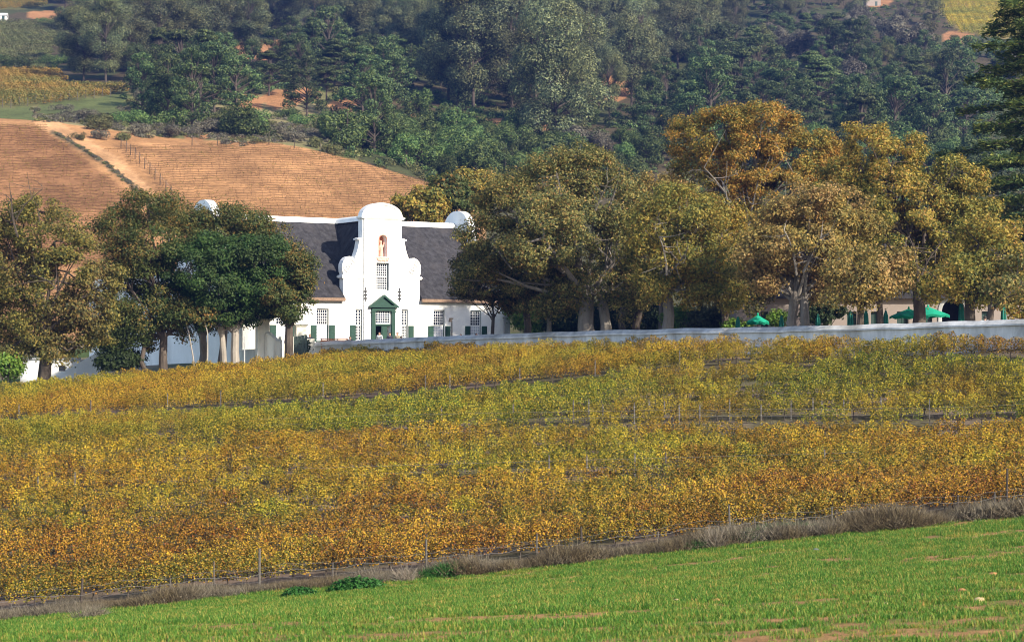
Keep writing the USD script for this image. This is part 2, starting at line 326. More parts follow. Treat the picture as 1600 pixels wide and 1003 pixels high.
def sheet(xs, ys, tintf, name, m, noise=0.0, ns=.6):
    """A sheet of ground over a warped grid: xs(u, y) spans it sideways."""
    Y = ys; X = xs
    z = Z(X, Y)
    if noise: z = z + noise * (meshkit.fbm(np.stack([X * ns, Y * ns, X * 0], -1), 4, 9) - .5) * 2
    v = np.stack([X, Y, z], -1).reshape(-1, 3)
    r, c = X.shape
    i, j = np.meshgrid(np.arange(r - 1), np.arange(c - 1), indexing='ij'); a = i * c + j
    f = np.stack([a, a + 1, a + c + 1, a + c], -1).reshape(-1, 4)
    f = np.vstack([f[:, [0, 1, 2]], f[:, [0, 2, 3]]])
    return obj(name, (v, f), m, None, True, tintf(v))

# ------------------------------------------------------------------ ground sheets
XS = np.linspace(-75, 75, 301)
def strip(c0, c1, n, power=1.0):
    t = (np.linspace(0, 1, n) ** power)[:, None]
    y0, y1 = c0(XS)[None], c1(XS)[None]
    return np.broadcast_to(XS[None], (n, len(XS))), y0 + (y1 - y0) * t

def bare(x, y):
    """0..1: how bare the young grass is; long streaks along the drilling lines."""
    u = x * .985 + y * .17; w = -x * .17 + y * .985
    a = meshkit.fbm(np.stack([u * .10, w * .75, w * 0], -1), 4, 21)
    b = meshkit.fbm(np.stack([u * .5, w * 1.6, w * 0 + 3], -1), 3, 33)
    return np.clip((a * .60 + b * .40 - .42) * 5.5 + 1.8 * (meshkit.fbm(np.stack([x * 2.2, y * 2.2, x * 0], -1), 3, 51) - .5), 0, 1)

def field_tint(v):
    k = bare(v[:, 0], v[:, 1])[:, None]
    return (1 - k) * np.array([.10, .13, .03]) + k * np.array([.31, .165, .068])
sheet(*strip(lambda x: np.full_like(x, -25.0), lambda x: fence_y(x) + .4, 130), field_tint, 'grass_field', M['field'], .03, 2.0).SetCustomDataByKey('kind', 'structure')

def soil_tint(v):
    n = meshkit.fbm(np.c_[v[:, :2] * .35, v[:, 0] * 0], 4, 8)[:, None]
    k = np.clip((n - .42) * 5, 0, 1)
    near = np.clip(1 - (v[:, 1] - fence_y(v[:, 0])) / 2.5, 0, 1)[:, None]
    c = (1 - k) * np.array([.10, .085, .045]) + k * np.array([.16, .115, .085])
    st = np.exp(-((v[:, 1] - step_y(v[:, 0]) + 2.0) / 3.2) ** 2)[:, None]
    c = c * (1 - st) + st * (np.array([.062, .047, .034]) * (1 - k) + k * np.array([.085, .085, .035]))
    return c * (1 - near) + near * np.array([.10, .085, .05])
sheet(*strip(lambda x: fence_y(x) + .4, lambda x: end_y(x) + 1.1, 100), soil_tint, 'vineyard_ground', M['soil'], .05, 1.0).SetCustomDataByKey('kind', 'structure')

def terrace_tint(v):
    n = meshkit.fbm(np.c_[v[:, :2] * .12, v[:, 0] * 0], 4, 18)[:, None]
    lawn = np.clip((n - .45) * 6, 0, 1)
    return (1 - lawn) * np.array([.26, .20, .14]) + lawn * np.array([.06, .085, .025])
sheet(*strip(lambda x: end_y(x) + 1.1, lambda x: np.full_like(x, 216.0), 90), terrace_tint, 'terrace_ground', M['soil'], .02, .6).SetCustomDataByKey('kind', 'structure')

# the hill behind: soil colours by what grows or is tilled there
POLY_RIGHT = Polygon([(150, 240), (190, 228), (300, 226), (420, 222), (500, 238), (560, 250), (640, 270), (705, 290), (720, 420), (270, 420), (255, 300), (210, 262)])
POLY_LEFT = Polygon([(-400, 190), (0, 196), (60, 196), (110, 230), (200, 300), (250, 420), (-400, 420)])
ROAD = LineString([(70, 190), (130, 222), (190, 262), (250, 330), (300, 420)])
DITCH = LineString([(84, 206), (118, 226), (165, 256), (200, 284), (228, 312), (260, 360)])
GREEN = [Polygon([(60, 160), (180, 150), (190, 178), (60, 182)]), Polygon([(-50, 168), (50, 166), (56, 190), (-50, 192)]), Polygon([(120, 145), (200, 140), (200, 170), (120, 170)])]
GOLD = [Polygon([(-200, 142), (60, 138), (190, 128), (192, 146), (60, 166), (-200, 176)]), Polygon([(-200, 112), (95, 114), (100, 138), (-200, 142)]),
        Polygon([(-200, 34), (100, 36), (80, 84), (60, 100), (-200, 110)]), Polygon([(-200, -60), (110, -60), (70, 12), (-200, 26)])]
YELLOW = Polygon([(1430, -80), (1700, -80), (1720, 50), (1570, 62), (1500, 52), (1470, 20)])
ORANGE = [((390, 85), 55, 12), ((405, 72), 45, 8), ((450, 70), 30, 8), ((395, 160), 18, 12), ((440, 155), 30, 14), ((480, 148), 22, 12), ((535, 165), 22, 12), ((630, 182), 22, 9), ((660, 188), 24, 8),
          ((770, 194), 26, 9), ((820, 190), 22, 9), ((840, 200), 18, 8), ((985, 95), 22, 14), ((960, 125), 22, 14), ((965, 148), 22, 10), ((915, 165), 24, 6), ((640, 32), 30, 18), ((650, 14), 24, 12),
          ((545, 160), 22, 10), ((1370, 5), 22, 8), ((1495, 58), 26, 8), ((100, 24), 60, 7), ((330, 182), 16, 6), ((1040, 188), 18, 5), ((310, 215), 20, 7)]
def hill_tint(v):
    q = pix(v); n = len(v)
    w = 14 * (meshkit.fbm(np.c_[v[:, :2] * .06, np.zeros(n)], 3, 3) - .5)
    w2 = 14 * (meshkit.fbm(np.c_[v[:, :2] * .06, np.ones(n) * 7], 3, 4) - .5)
    qq = q + np.c_[w, w2 * .6]
    import shapely
    pts = shapely.points(qq[:, 0], qq[:, 1])
    far = v[:, 1] > 335
    k = meshkit.fbm(np.c_[v[:, :2] * .05, np.zeros(n)], 4, 11)[:, None]
    c = np.where(k > .5, np.array([.060, .065, .028]), np.array([.075, .058, .032])) * np.ones((n, 1))
    bank = far & (q[:, 1] > 145) & (q[:, 0] < 560)
    c[bank] = (np.clip((k - .35) * 4, 0, 1) * np.array([.21, .175, .085]) + (1 - np.clip((k - .35) * 4, 0, 1)) * np.array([.13, .13, .05]))[bank]
    for (ox, oy), rx, ry in ORANGE:
        d = ((qq[:, 0] - ox) / rx) ** 2 + ((qq[:, 1] - oy) / ry) ** 2
        c[(d < 1) & far] = (.33, .165, .075)
    for g in GREEN: c[shapely.contains(g, pts) & far] = (.10, .115, .04)
    for g in GOLD: c[shapely.contains(g, pts) & far] = (.13, .12, .045)
    c[shapely.contains(YELLOW, pts) & far] = (.22, .17, .06)
    low = ~far | (v[:, 1] < 350)
    dirt = np.array([.34, .178, .078])
    grit = (.55 + .9 * meshkit.fbm(np.c_[v[:, :2] * .16, np.zeros(n)], 4, 14))[:, None]
    onslope = (v[:, 1] < 341) & (q[:, 0] < 760 + 60 * (k[:, 0] - .5))
    c[onslope] = (dirt * grit)[onslope]
    c[shapely.contains(POLY_LEFT, pts) & onslope] = (np.array([.24, .12, .055]) * grit)[shapely.contains(POLY_LEFT, pts) & onslope]
    dr = shapely.distance(ROAD, pts)
    c[(dr < 11) & (v[:, 1] < 345)] = (np.array([.43, .24, .115]) * grit)[(dr < 11) & (v[:, 1] < 345)]
    dd = shapely.distance(DITCH, pts)
    c[(dd < 3.0) & (v[:, 1] < 345)] = (.14, .10, .055)
    right = (v[:, 1] < 345) & (q[:, 0] > 760)
    c[right] = (.07, .065, .03)
    return c
_yy = np.concatenate([np.linspace(214, 350, 105), np.linspace(351, 800, 110)[1:], np.linspace(805, 1600, 30)])
_aa = np.concatenate([np.linspace(-.75, -.30, 22)[:-1], np.linspace(-.30, .30, 300), np.linspace(.30, .75, 22)[1:]])
X_, Y_ = np.meshgrid(_aa, _yy); X_ = X_ * Y_
sheet(X_, Y_, hill_tint, 'hill', M['hill'], .12, .5).SetCustomDataByKey('kind', 'structure')

# ------------------------------------------------------------------ garden wall and gate
def run_wall(pts, w, hcap, over, base, parent, nm='wall_body', capname='coping', m=None):
    """A wall along top points (x, y, ztop): body with a ridged coping."""
    pts = np.asarray(pts, float); t = np.gradient(pts[:, :2], axis=0); t = unit(t); nn = np.c_[-t[:, 1], t[:, 0]]
    def prism(profile, name):
        prof = np.array(profile)  # (across, dz) with dz None = base
        k = len(prof); v = []
        for p, n in zip(pts, nn):
            for a, dz in prof: v.append([p[0] + n[0] * a, p[1] + n[1] * a, p[2] + dz if dz > -50 else base(p)])
        v = np.array(v); r = len(pts); f = []
        for i in range(r - 1):
            for j in range(k):
                a, b = i * k + j, i * k + (j + 1) % k
                f += [[a, b, b + k], [a, b + k, a + k]]
        f += [[0, j + 1, j] for j in range(1, k - 1)] + [[(r - 1) * k, (r - 1) * k + j, (r - 1) * k + j + 1] for j in range(1, k - 1)]
        o = trimesh.Trimesh(v, np.array(f), process=False); o.fix_normals()
        return obj(name, o, m or M['white_old'], parent)
    prism([(-w / 2, -99), (w / 2, -99), (w / 2, -hcap), (-w / 2, -hcap)], nm)
    prism([(-w / 2 - over, -hcap + .003), (w / 2 + over, -hcap + .003), (w / 2 + over, -hcap + .10), (.06, 0), (-.06, 0), (-w / 2 - over, -hcap + .10)], capname)

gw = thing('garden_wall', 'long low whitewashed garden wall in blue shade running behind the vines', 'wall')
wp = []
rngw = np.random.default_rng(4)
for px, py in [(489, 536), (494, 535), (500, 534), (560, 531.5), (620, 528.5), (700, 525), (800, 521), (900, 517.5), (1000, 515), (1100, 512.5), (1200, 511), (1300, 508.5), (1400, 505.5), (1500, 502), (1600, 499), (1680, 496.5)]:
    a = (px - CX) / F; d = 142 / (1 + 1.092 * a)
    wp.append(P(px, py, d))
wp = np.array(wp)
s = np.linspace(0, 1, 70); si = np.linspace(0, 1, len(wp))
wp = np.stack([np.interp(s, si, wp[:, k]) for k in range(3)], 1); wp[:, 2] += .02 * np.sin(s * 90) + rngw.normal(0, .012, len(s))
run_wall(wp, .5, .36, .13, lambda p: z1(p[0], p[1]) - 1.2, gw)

def pier(name, label, x, y, zb, zt, w, rz, cap=True):
    t = thing(name, label, 'gate pier', (x, y, zb), rz)
    h = zt - zb; m = MB(); m.box(-w / 2, w / 2, -w / 2, w / 2, 0, h - .32 if cap else h); m.build('shaft', M['gate_plaster'], t)
    if cap:
        c = MB()
        for k, (o, z0, z1_) in enumerate([(.06, h - .32, h - .24), (.14, h - .24, h - .16), (.24, h - .16, h - .08)]):
            c.box(-w / 2 - o, w / 2 + o, -w / 2 - o, w / 2 + o, z0 + .001 * k, z1_)
        q = w / 2 + .24
        c.add([[-q, -q, h - .08], [q, -q, h - .08], [q, q, h - .08], [-q, q, h - .08], [0, 0, h + .14]], [[0, 1, 4], [1, 2, 4], [2, 3, 4], [3, 0, 4], [0, 2, 1], [0, 3, 2]])
        c.build('cap', M['gate_plaster'], t)
    return t
def zz(px, py, d): return P(px, py, d)
a = P(410, 497, 152); pier('gate_pier', 'tall capped gate pier left of the gateway beside the green tree', a[0], a[1], -3.6, a[2], .95, 20)
a = P(469, 504, 156); pier('gate_pier', 'tall capped gate pier half hidden behind the oak trunk by the gateway', a[0], a[1], -3.0, a[2], .8, 20)
a = P(447, 526, 151.5); pier('gate_pier', 'short sunlit uncapped pier ending the curved gate wall', a[0], a[1], -3.6, a[2], 1.0, 20, False)
a = P(483, 529, 157.5); pier('gate_pier', 'short uncapped pier at the left end of the long garden wall', a[0], a[1], -3.2, a[2], .75, 20, False)
cw = thing('gate_wall', 'curved white wall sweeping down between the tall pier and the short pier', 'wall')
cp = [P(416, 520, 151.6), P(420, 518.5, 151.5), P(425, 521, 151.2), P(430, 526, 150.9), P(435, 530, 150.7), P(441, 531, 150.4)]
run_wall(cp, .35, .22, .04, lambda p: -4.0, cw, m=M['gate_plaster'])
tw = thing('terrace_wall', 'short shaded plaster wall joining the tall gate pier to the house corner', 'wall')
run_wall([P(px, py, d) for px, py, d in [(378, 546, 158.5), (386, 545.5, 157), (396, 545, 155), (406, 545, 153)]], .4, .15, .03, lambda p: z1(p[0], p[1]) - 1, tw, m=M['gate_plaster'])
gt = thing('gate_leaf', 'dark green solid gate leaf standing open in the gateway', 'gate', P(468, 553, 155), 15)
m = MB(); 
for k in range(5): m = MB(); m.box(-.62 + k * .25, -.39 + k * .25, -.02, .02, 0, 1.35 + .05 * k); m.build('board', M['green_dark'], gt)
m = MB(); m.box(-.62, .63, -.05, -.022, .25, .35); m.build('rail', M['green_dark'], gt); m = MB(); m.box(-.62, .63, -.05, -.022, 1.05, 1.15); m.build('rail', M['green_dark'], gt)

# ------------------------------------------------------------------ manor house
HO = P(597, 540, 165.0); HR = 33.0
house = thing('manor_house', 'white gabled manor house with dark thatched roof and green shutters', 'house', (HO[0], HO[1], HO[2]), HR)
HL, D, ZB = 13.1, 16.4, -1.0
holes = []
WIN = [(-9.5, .575, .36, 3.12), (-5.72, .575, .36, 3.12), (5.72, .575, .36, 3.12), (9.5, .575, .36, 3.12), (-2.25, .32, .36, 3.12), (2.25, .32, .36, 3.12)]
for u, hw, zb, zt in WIN: holes.append(sbox(u - hw, zb, u + hw, zt))
fl = sbox(-HL, ZB, -3.75, 3.92).difference(unary_union(holes)); fr = sbox(3.75, ZB, HL, 3.92).difference(unary_union(holes))
m = MB(); m.uz(fl, 0, .5); m.build('front_wall', M['white'], house)
m = MB(); m.uz(fr, 0, .5); m.build('front_wall', M['white'], house)
# centre gable
half = [(3.75, ZB), (3.75, 5.72), (3.75, 6.05), (3.83, 6.3), (3.87, 6.6), (3.84, 6.95), (3.70, 7.25), (3.48, 7.48), (3.2, 7.6), (2.95, 7.58), (2.76, 7.48), (2.66, 7.36),
        (2.60, 7.62), (2.46, 7.98), (2.34, 8.35), (2.26, 8.75), (2.22, 9.0), (2.36, 9.02), (2.36, 9.16), (2.22, 9.22), (1.95, 9.24), (1.95, 10.86), (1.95, 11.12)]
arc = [(1.95 * math.cos(t), 11.12 + 1.13 * math.sin(t)) for t in np.linspace(.02, math.pi / 2, 14)]
right = half + arc
outline = Polygon(right + [(-u, z) for u, z in right[::-1]][1:])
niche = sbox(-.36, 7.62, .36, 9.1).union(Point(0, 9.1).buffer(.36, 16))
gh = [sbox(-.62, 4.72, .62, 7.1), niche, sbox(-.78, ZB, .78, 3.05)] + holes[4:]
m = MB(); m.uz(outline.difference(unary_union(gh)), 0, .72); m.build('centre_gable', M['white'], house)
bay = sbox(-1.82, ZB, 1.82, 10.84).difference(unary_union([g.buffer(.004, join_style=2) for g in gh[:3]]))
m = MB(); m.uz(bay, -.13, -.0005); m.build('centre_bay', M['white'], house)
# mouldings of the gable
m = MB(); m.box(-2.06, 2.06, -.20, .78, 10.85, 10.93); m.box(-2.13, 2.13, -.26, .80, 10.931, 11.03); m.box(-2.05, 2.05, -.18, .77, 11.031, 11.09); m.build('cornice', M['white'], house)
band = Polygon([(1.97 * math.cos(t), 11.10 + 1.17 * math.sin(t)) for t in np.linspace(0, math.pi, 30)] + [(1.78 * math.cos(t), 11.10 + .97 * math.sin(t)) for t in np.linspace(math.pi, 0, 30)])
m = MB(); m.uz(band, -.07, .70); m.build('arch_moulding', M['white'], house)
for sg in (-1, 1):
    m = MB(); a, b = (1.83, 3.84); 
    for z0, z1_, o in ((5.72, 5.80, .06), (5.801, 5.92, .11), (5.921, 6.0, .05)):
        m.box(min(sg * a, sg * (b + o)), max(sg * a, sg * (b + o)), -o, .74 + o, z0, z1_)
    m.build('string_course', M['white'], house)
    m = MB()
    for r0, r1, dv in ((.50, .62, .07), (.22, .33, .09), (0, .11, .11)):
        c = Point(sg * 3.16, 6.82).buffer(r1, 20)
        if r0: c = c.difference(Point(sg * 3.16, 6.82).buffer(r0, 20))
        m.uz(c, -dv, -.001)
    m.build('scroll', M['white'], house)
    m = MB(); m.box(min(sg * 1.97, sg * 2.42), max(sg * 1.97, sg * 2.42), -.06, .78, 9.03, 9.15); m.build('shoulder_cap', M['white'], house)
# niche with statue
m = MB(); m.uz(niche, .42, .46); m.build('niche_back', M['terracotta'], house)
rim = niche.buffer(.07, 8).difference(niche.buffer(.004, 8)).difference(sbox(-1, 7.0, 1, 7.62)); m = MB(); m.uz(rim, -.17, -.131); m.build('niche_surround', M['terracotta'], house)
def hullchain(js, bones):
    sph = [m3.Manifold.sphere(r, 14).translate(tuple(map(float, p))) for p, r in js]
    return m3.Manifold.batch_boolean([m3.Manifold.batch_hull([sph[a], sph[b]]) for a, b in bones], m3.OpType.Add)
st = hullchain([((0, .2, 7.74), .2), ((.02, .2, 8.15), .15), ((0, .2, 8.5), .17), ((-.02, .2, 8.78), .06), ((-.03, .19, 8.93), .105), ((-.2, .18, 8.5), .06), ((-.22, .12, 8.2), .05), ((.2, .18, 8.52), .06), ((.22, .1, 8.85), .05)],
               [(0, 1), (1, 2), (2, 3), (3, 4), (2, 5), (5, 6), (2, 7), (7, 8)])
obj('statue', st, M['statue'], house, 40)
m = MB()
for k, (u, z, r) in enumerate([(-.42, 7.38, .13), (-.2, 7.3, .12), (0, 7.36, .15), (.2, 7.3, .12), (.42, 7.38, .13), (-.55, 7.5, .09), (.55, 7.5, .09)]):
    s_ = trimesh.creation.icosphere(2, 1.0); s_.apply_scale([r * 1.15, .09, r]); s_.apply_translation([u, -.135, z]); m.tm(s_)
m.box(-.6, .6, -.20, -.131, 7.5, 7.56); m.build('stucco_swag', M['statue'], house, 40)

def window(u, hw, zb, zt, cols, v0=0.0, sill=True, curtain=True, rows=5):
    """Sash window in its opening: green frame, two white sashes with glazing bars, panes."""
    fw, dv = .06, v0 + .15
    zm = zb + (zt - zb) * .5
    m = MB()
    for a, b, c, d in ((u - hw, u - hw + fw, zb, zt), (u + hw - fw, u + hw, zb, zt), (u - hw + fw, u + hw - fw, zt - fw, zt), (u - hw + fw, u + hw - fw, zb, zb + fw)):
        m.box(a, b, dv, dv + .12, c, d)
    w = m.build('window', M['green_dark'], house)
    if sill:
        m = MB(); m.box(u - hw - .05, u + hw + .05, v0 - .07, v0 - .003, zb - .09, zb - .004); m.build('sill', M['green_dark'], w)
    for k, (a, b) in enumerate(((zm, zt - fw), (zb + fw, zm))):
        x0, x1 = u - hw + fw, u + hw - fw; y0 = dv + (.02 if k == 0 else .055); t = .05
        m = MB(); m.box(x0, x0 + t, y0, y0 + .035, a, b); m.box(x1 - t, x1, y0, y0 + .035, a, b)
        m.box(x0 + t, x1 - t, y0, y0 + .035, b - t, b); m.box(x0 + t, x1 - t, y0, y0 + .035, a, a + t * 1.4); m.build('sash', M['sash_white'], w)
        g = MB()
        for i in range(1, cols):
            x = x0 + t + (x1 - x0 - 2 * t) * i / cols; g.box(x - .019, x + .019, y0 + .004, y0 + .03, a + t * 1.4, b - t)
        for i in range(1, rows):
            z = a + t * 1.4 + (b - a - 2.4 * t) * i / rows; g.box(x0 + t, x1 - t, y0 + .006, y0 + .028, z - .019, z + .019)
        g.build('glazing_bars', M['sash_white'], w)
        p = MB(); p.box(x0 + .01, x1 - .01, y0 + .015, y0 + .02, a + .01, b - .01)
        p.build('pane', M['glass_curtain'] if (curtain and k == 1) else M['glass_dark'], w)
    return w
def shutter(u0, u1, z0, z1_, v=0.0):
    m = MB(); m.box(u0, u1, v - .055, v - .012, z0, z1_); s_ = m.build('shutter', M['green_paint'], house)
    m = MB(); zm = (z0 + z1_) / 2
    for a, b in ((z0 + .08, zm - .04), (zm + .04, z1_ - .08)): m.box(u0 + .07, u1 - .07, v - .075, v - .0555, a, b)
    m.build('raised_panel', M['green_paint'], s_)
for i, (u, hw, zb, zt) in enumerate(WIN[:4]):
    window(u, hw, zb, zt, 5); shutter(u - hw - .56, u - hw - .02, zb, zb + 1.36); shutter(u + hw + .02, u + hw + .56, zb, zb + 1.36)
window(*WIN[4], 3, curtain=False); window(*WIN[5], 3, curtain=False)
shutter(-2.25 - .32 - .55, -2.25 - .34, .36, 1.72); shutter(2.25 + .34, 2.25 + .32 + .55, .36, 1.72)
window(0, .62, 4.72, 7.1, 5, v0=-.02, curtain=False)
# door: pilasters, entablature, pediment, fanlight, leaves, dark hall
m = MB()
for sg in (-1, 1):
    a, b = sorted((sg * .79, sg * 1.14)); m.box(a, b, -.30, -.131, ZB, 2.86)
    a, b = sorted((sg * .75, sg * 1.18)); m.box(a, b, -.35, -.132, 2.861, 2.98)
m.build('pilaster', M['green_paint'], house)
m = MB(); m.box(-1.14, 1.14, -.31, -.133, 2.981, 3.26); m.build('entablature', M['green_paint'], house)
ped = Polygon([(-1.42, 3.36), (1.42, 3.36), (0, 4.36)])
m = MB(); m.uz(ped.difference(Polygon([(-1.0, 3.46), (1.0, 3.46), (0, 4.17)])), -.46, -.134); m.box(-1.42, 1.42, -.47, -.135, 3.262, 3.358); pd = m.build('pediment', M['green_paint'], house)
m = MB(); m.uz(Polygon([(-1.0, 3.46), (1.0, 3.46), (0, 4.17)]), -.26, -.2); m.build('tympanum', M['green_paint'], pd)
m = MB(); fx, fz0, fz1 = .74, 1.86, 3.02
for a, b, c, d in ((-fx, -fx + .07, fz0, fz1), (fx - .07, fx, fz0, fz1), (-fx + .07, fx - .07, fz1 - .07, fz1), (-fx + .07, fx - .07, fz0, fz0 + .09)): m.box(a, b, -.10, -.03, c, d)
fan = m.build('fanlight', M['sash_white'], house)
m = MB()
for i in range(1, 6): x = -fx + .07 + (2 * fx - .14) * i / 6; m.box(x - .02, x + .02, -.09, -.045, fz0 + .09, fz1 - .07)
for i in range(1, 5): z = fz0 + .09 + (fz1 - fz0 - .16) * i / 5; m.box(-fx + .07, fx - .07, -.088, -.047, z - .02, z + .02)
m.build('glazing_bars', M['sash_white'], fan); m = MB(); m.box(-fx + .02, fx - .02, -.065, -.058, fz0 + .02, fz1 - .02); m.build('pane', M['glass_dark'], fan)
m = MB(); m.box(-.78, .78, -.06, .1, 1.70, 1.855); m.build('transom', M['green_paint'], house)
m = MB(); m.box(-.05, .52, .02, .08, ZB, 1.69); dl = m.build('door_leaf', M['green_paint'], house)
m = MB()
for a, b in ((-.5, .3), (.45, 1.5)): m.box(.03, .44, -.005, .018, a, b)
m.build('raised_panel', M['green_paint'], dl)
m = MB(); m.box(-.9, .9, .9, .95, ZB, 3.2); m.box(-.9, -.82, .3, .9, ZB, 3.2); m.box(.82, .9, .3, .9, ZB, 3.2); m.build('dark_hall', M['dark_room'], house)
for u in (-1.72, 1.62):        # wrought wall anchors
    m = MB(); m.box(u - .03, u + .03, -.19, -.14, 3.78, 4.88)
    for z in (4.0, 4.3, 4.6):
        m.box(u - .15, u + .15, -.185, -.145, z - .02, z + .02)
        for sg in (-1, 1): s_ = trimesh.creation.icosphere(1, .055); s_.apply_scale([1, .4, 1]); s_.apply_translation([u + sg * .12, -.165, z + .05]); m.tm(s_)
    s_ = trimesh.creation.icosphere(1, .06); s_.apply_translation([u, -.165, 4.9]); m.tm(s_)
    m.build('wall_anchor', M['iron'], house)
# end gables and walls
def w_out(sym):
    pr = [(8.2, ZB - 3.5), (8.2, 4.25), (8.28, 4.6), (7.9, 4.95), (7.0, 5.4), (6.1, 6.25), (5.2, 7.3), (4.2, 8.35), (3.3, 9.05), (2.75, 9.45), (2.45, 9.95), (2.4, 10.55), (2.28, 11.1), (1.95, 11.65), (1.5, 12.08), (.95, 12.36), (.4, 12.49)]
    return Polygon([(8.2 + a, b) for a, b in pr] + [(8.2 - a, b) for a, b in pr[::-1]])
eh = [sbox(v - .55, 1.0, v + .55, 3.4) for v in (3.2, 8.2, 13.2)] + [sbox(7.6, 5.4, 8.8, 7.4)]
m = MB(); m.vz(w_out(1).difference(unary_union(eh)), -HL, -HL + .7); m.build('end_gable', M['white'], house)
m = MB(); m.vz(w_out(1), HL - .7, HL); m.build('end_gable', M['white'], house)
for h in eh:
    b = h.bounds; w = MB(); w.box(-HL + .2, -HL + .3, b[0], b[2], b[1], b[3]); fw = w.build('window', M['green_dark'], house)
    g = MB()
    for i in range(5): z = b[1] + (b[3] - b[1]) * (i + .5) / 5; g.box(-HL + .17, -HL + .199, b[0] + .05, b[2] - .05, z - .02, z + .02)
    for i in range(4): v = b[0] + (b[2] - b[0]) * (i + .5) / 4; g.box(-HL + .165, -HL + .198, v - .02, v + .02, b[1] + .05, b[3] - .05)
    g.build('glazing_bars', M['sash_white'], fw)
m = MB(); m.box(-HL + .7, HL - .7, D - .5, D, ZB, 3.92); m.build('rear_wall', M['white'], house)
# thatch: thick slopes with a soft noisy surface
def slope(u0, u1, v0, v1, z0, z1_, th, nu, nv, seed, sag=.12):
    uu, tt = np.meshgrid(np.linspace(u0, u1, nu), np.linspace(0, 1, nv), indexing='ij')
    v = v0 + (v1 - v0) * tt; z = z0 + (z1_ - z0) * tt - sag * np.sin(np.pi * tt)
    z = z + .05 * (meshkit.fbm(np.stack([uu * .8, v * .8, v * 0], -1), 3, seed) - .5) * 2
    top = np.stack([uu, v, z], -1).reshape(-1, 3); bot = top - [0, 0, th]
    i, j = np.meshgrid(np.arange(nu - 1), np.arange(nv - 1), indexing='ij'); a = i * nv + j
    q = np.stack([a, a + nv, a + nv + 1, a + 1], -1).reshape(-1, 4); n = len(top)
    f = [q[:, [0, 1, 2]], q[:, [0, 2, 3]], q[:, [2, 1, 0]] + n, q[:, [3, 2, 0]] + n]
    edge = []
    for loop in (np.arange(nu) * nv, np.arange(nu) * nv + nv - 1, np.arange(nv), (nu - 1) * nv + np.arange(nv)):
        for a_, b_ in zip(loop[:-1], loop[1:]): edge += [[a_, b_, b_ + n], [a_, b_ + n, a_ + n]]
    o = trimesh.Trimesh(np.vstack([top, bot]), np.vstack(f + [np.array(edge)]), process=False); o.fix_normals(); return o
roof = MB(); ZE, ZR, VR = 4.12, 11.12, 8.2
sl = (ZR - ZE) / (VR + .35)
zat = lambda v: ZE + sl * (v + .35)
m = MB(); m.tm(slope(-HL + .7, -3.78, -.35, .74, ZE, zat(.74), .34, 30, 4, 1, 0)); m.tm(slope(3.78, HL - .7, -.35, .74, ZE, zat(.74), .34, 30, 4, 2, 0))
m.tm(slope(-HL + .7, HL - .7, .735, VR, zat(.735), ZR, .34, 80, 24, 3, .10)); m.tm(slope(-HL + .7, HL - .7, D + .35, VR + .01, ZE, ZR, .34, 60, 16, 4, .1))
rf = m.build('thatched_roof', M['thatch'], house, 30)
def cross(sg):
    o = slope(.73, VR - .1, 0, 1, 0, 1, .3, 20, 16, 5 + sg, 0)
    p = o.vertices.copy(); u = p[:, 0]; t = p[:, 1]; dz = p[:, 2] - t
    q = np.stack([sg * 3.72 * (1 - t), u, 4.1 + (11.05 - 4.1) * t + dz], 1); o = trimesh.Trimesh(q, o.faces, process=False); o.fix_normals(); return o
m = MB(); m.tm(cross(-1)); m.tm(cross(1)); m.build('gable_roof', M['thatch'], house, 30)
for a, b in ((-HL + .7, -3.76), (3.76, HL - .7)):
    m = MB(); m.add(*(lambda o: (o.vertices, o.faces))(trimesh.creation.box([b - a, .16, .26], trimesh.transformations.translation_matrix([(a + b) / 2, -.36, ZE - .21])))); m.build('eave', M['reed'], house)
capp = [(-.34, -.12), (-.30, .22), (-.12, .36), (.12, .36), (.30, .22), (.34, -.12)]
m = MB(); m.vz(Polygon([(VR + a, ZR - .12 + b) for a, b in capp]), -HL + .7, HL - .7); m.build('ridge_cap', M['white'], house)
m = MB(); m.uz(Polygon([(a, 11.0 + b) for a, b in capp]), .722, VR - .3); m.build('ridge_cap', M['white'], house)

# side wing behind the left end, half hidden by trees
wing = thing('side_wing', 'shaded white flat roofed wing with tall windows behind the left trees', 'house', (HO[0], HO[1], HO[2]), HR)
wh = [sbox(v - .6, .6, v + .6, 3.2) for v in (19.5, 23.5, 27.5, 31.5)] + [sbox(v - .5, 4.2, v + .5, 5.4) for v in (21.5, 25.5, 29.5)]
m = MB(); m.vz(sbox(D + .002, -5, 35, 6.1).difference(unary_union(wh)), -HL, -HL + .5); m.box(-HL + .5, -5, 34.5, 35, -5, 6.1); m.build('wall', M['white'], wing)
m = MB(); m.box(-HL + .5, -5, D + .01, 34.49, 5.8, 6.05); m.build('roof', M['white_old'], wing)
m = MB(); m.box(-HL - .2, -HL + .7, D + .01, 35.2, 6.101, 6.35); m.build('cornice', M['white'], wing)
for h in wh:
    b = h.bounds; w = MB(); w.box(-HL + .2, -HL + .3, b[0], b[2], b[1], b[3]); fw = w.build('window', M['green_dark'], wing)
    g = MB(); zs = b[3] - (b[3] - b[1]) * .5
    for i in range(4): z = zs + (b[3] - zs) * (i + .4) / 4; g.box(-HL + .17, -HL + .199, b[0] + .05, b[2] - .05, z - .02, z + .02)
    for i in range(4): v = b[0] + (b[2] - b[0]) * (i + .5) / 4; g.box(-HL + .165, -HL + .198, v - .02, v + .02, zs, b[3] - .05)
    g.build('glazing_bars', M['sash_white'], fw)
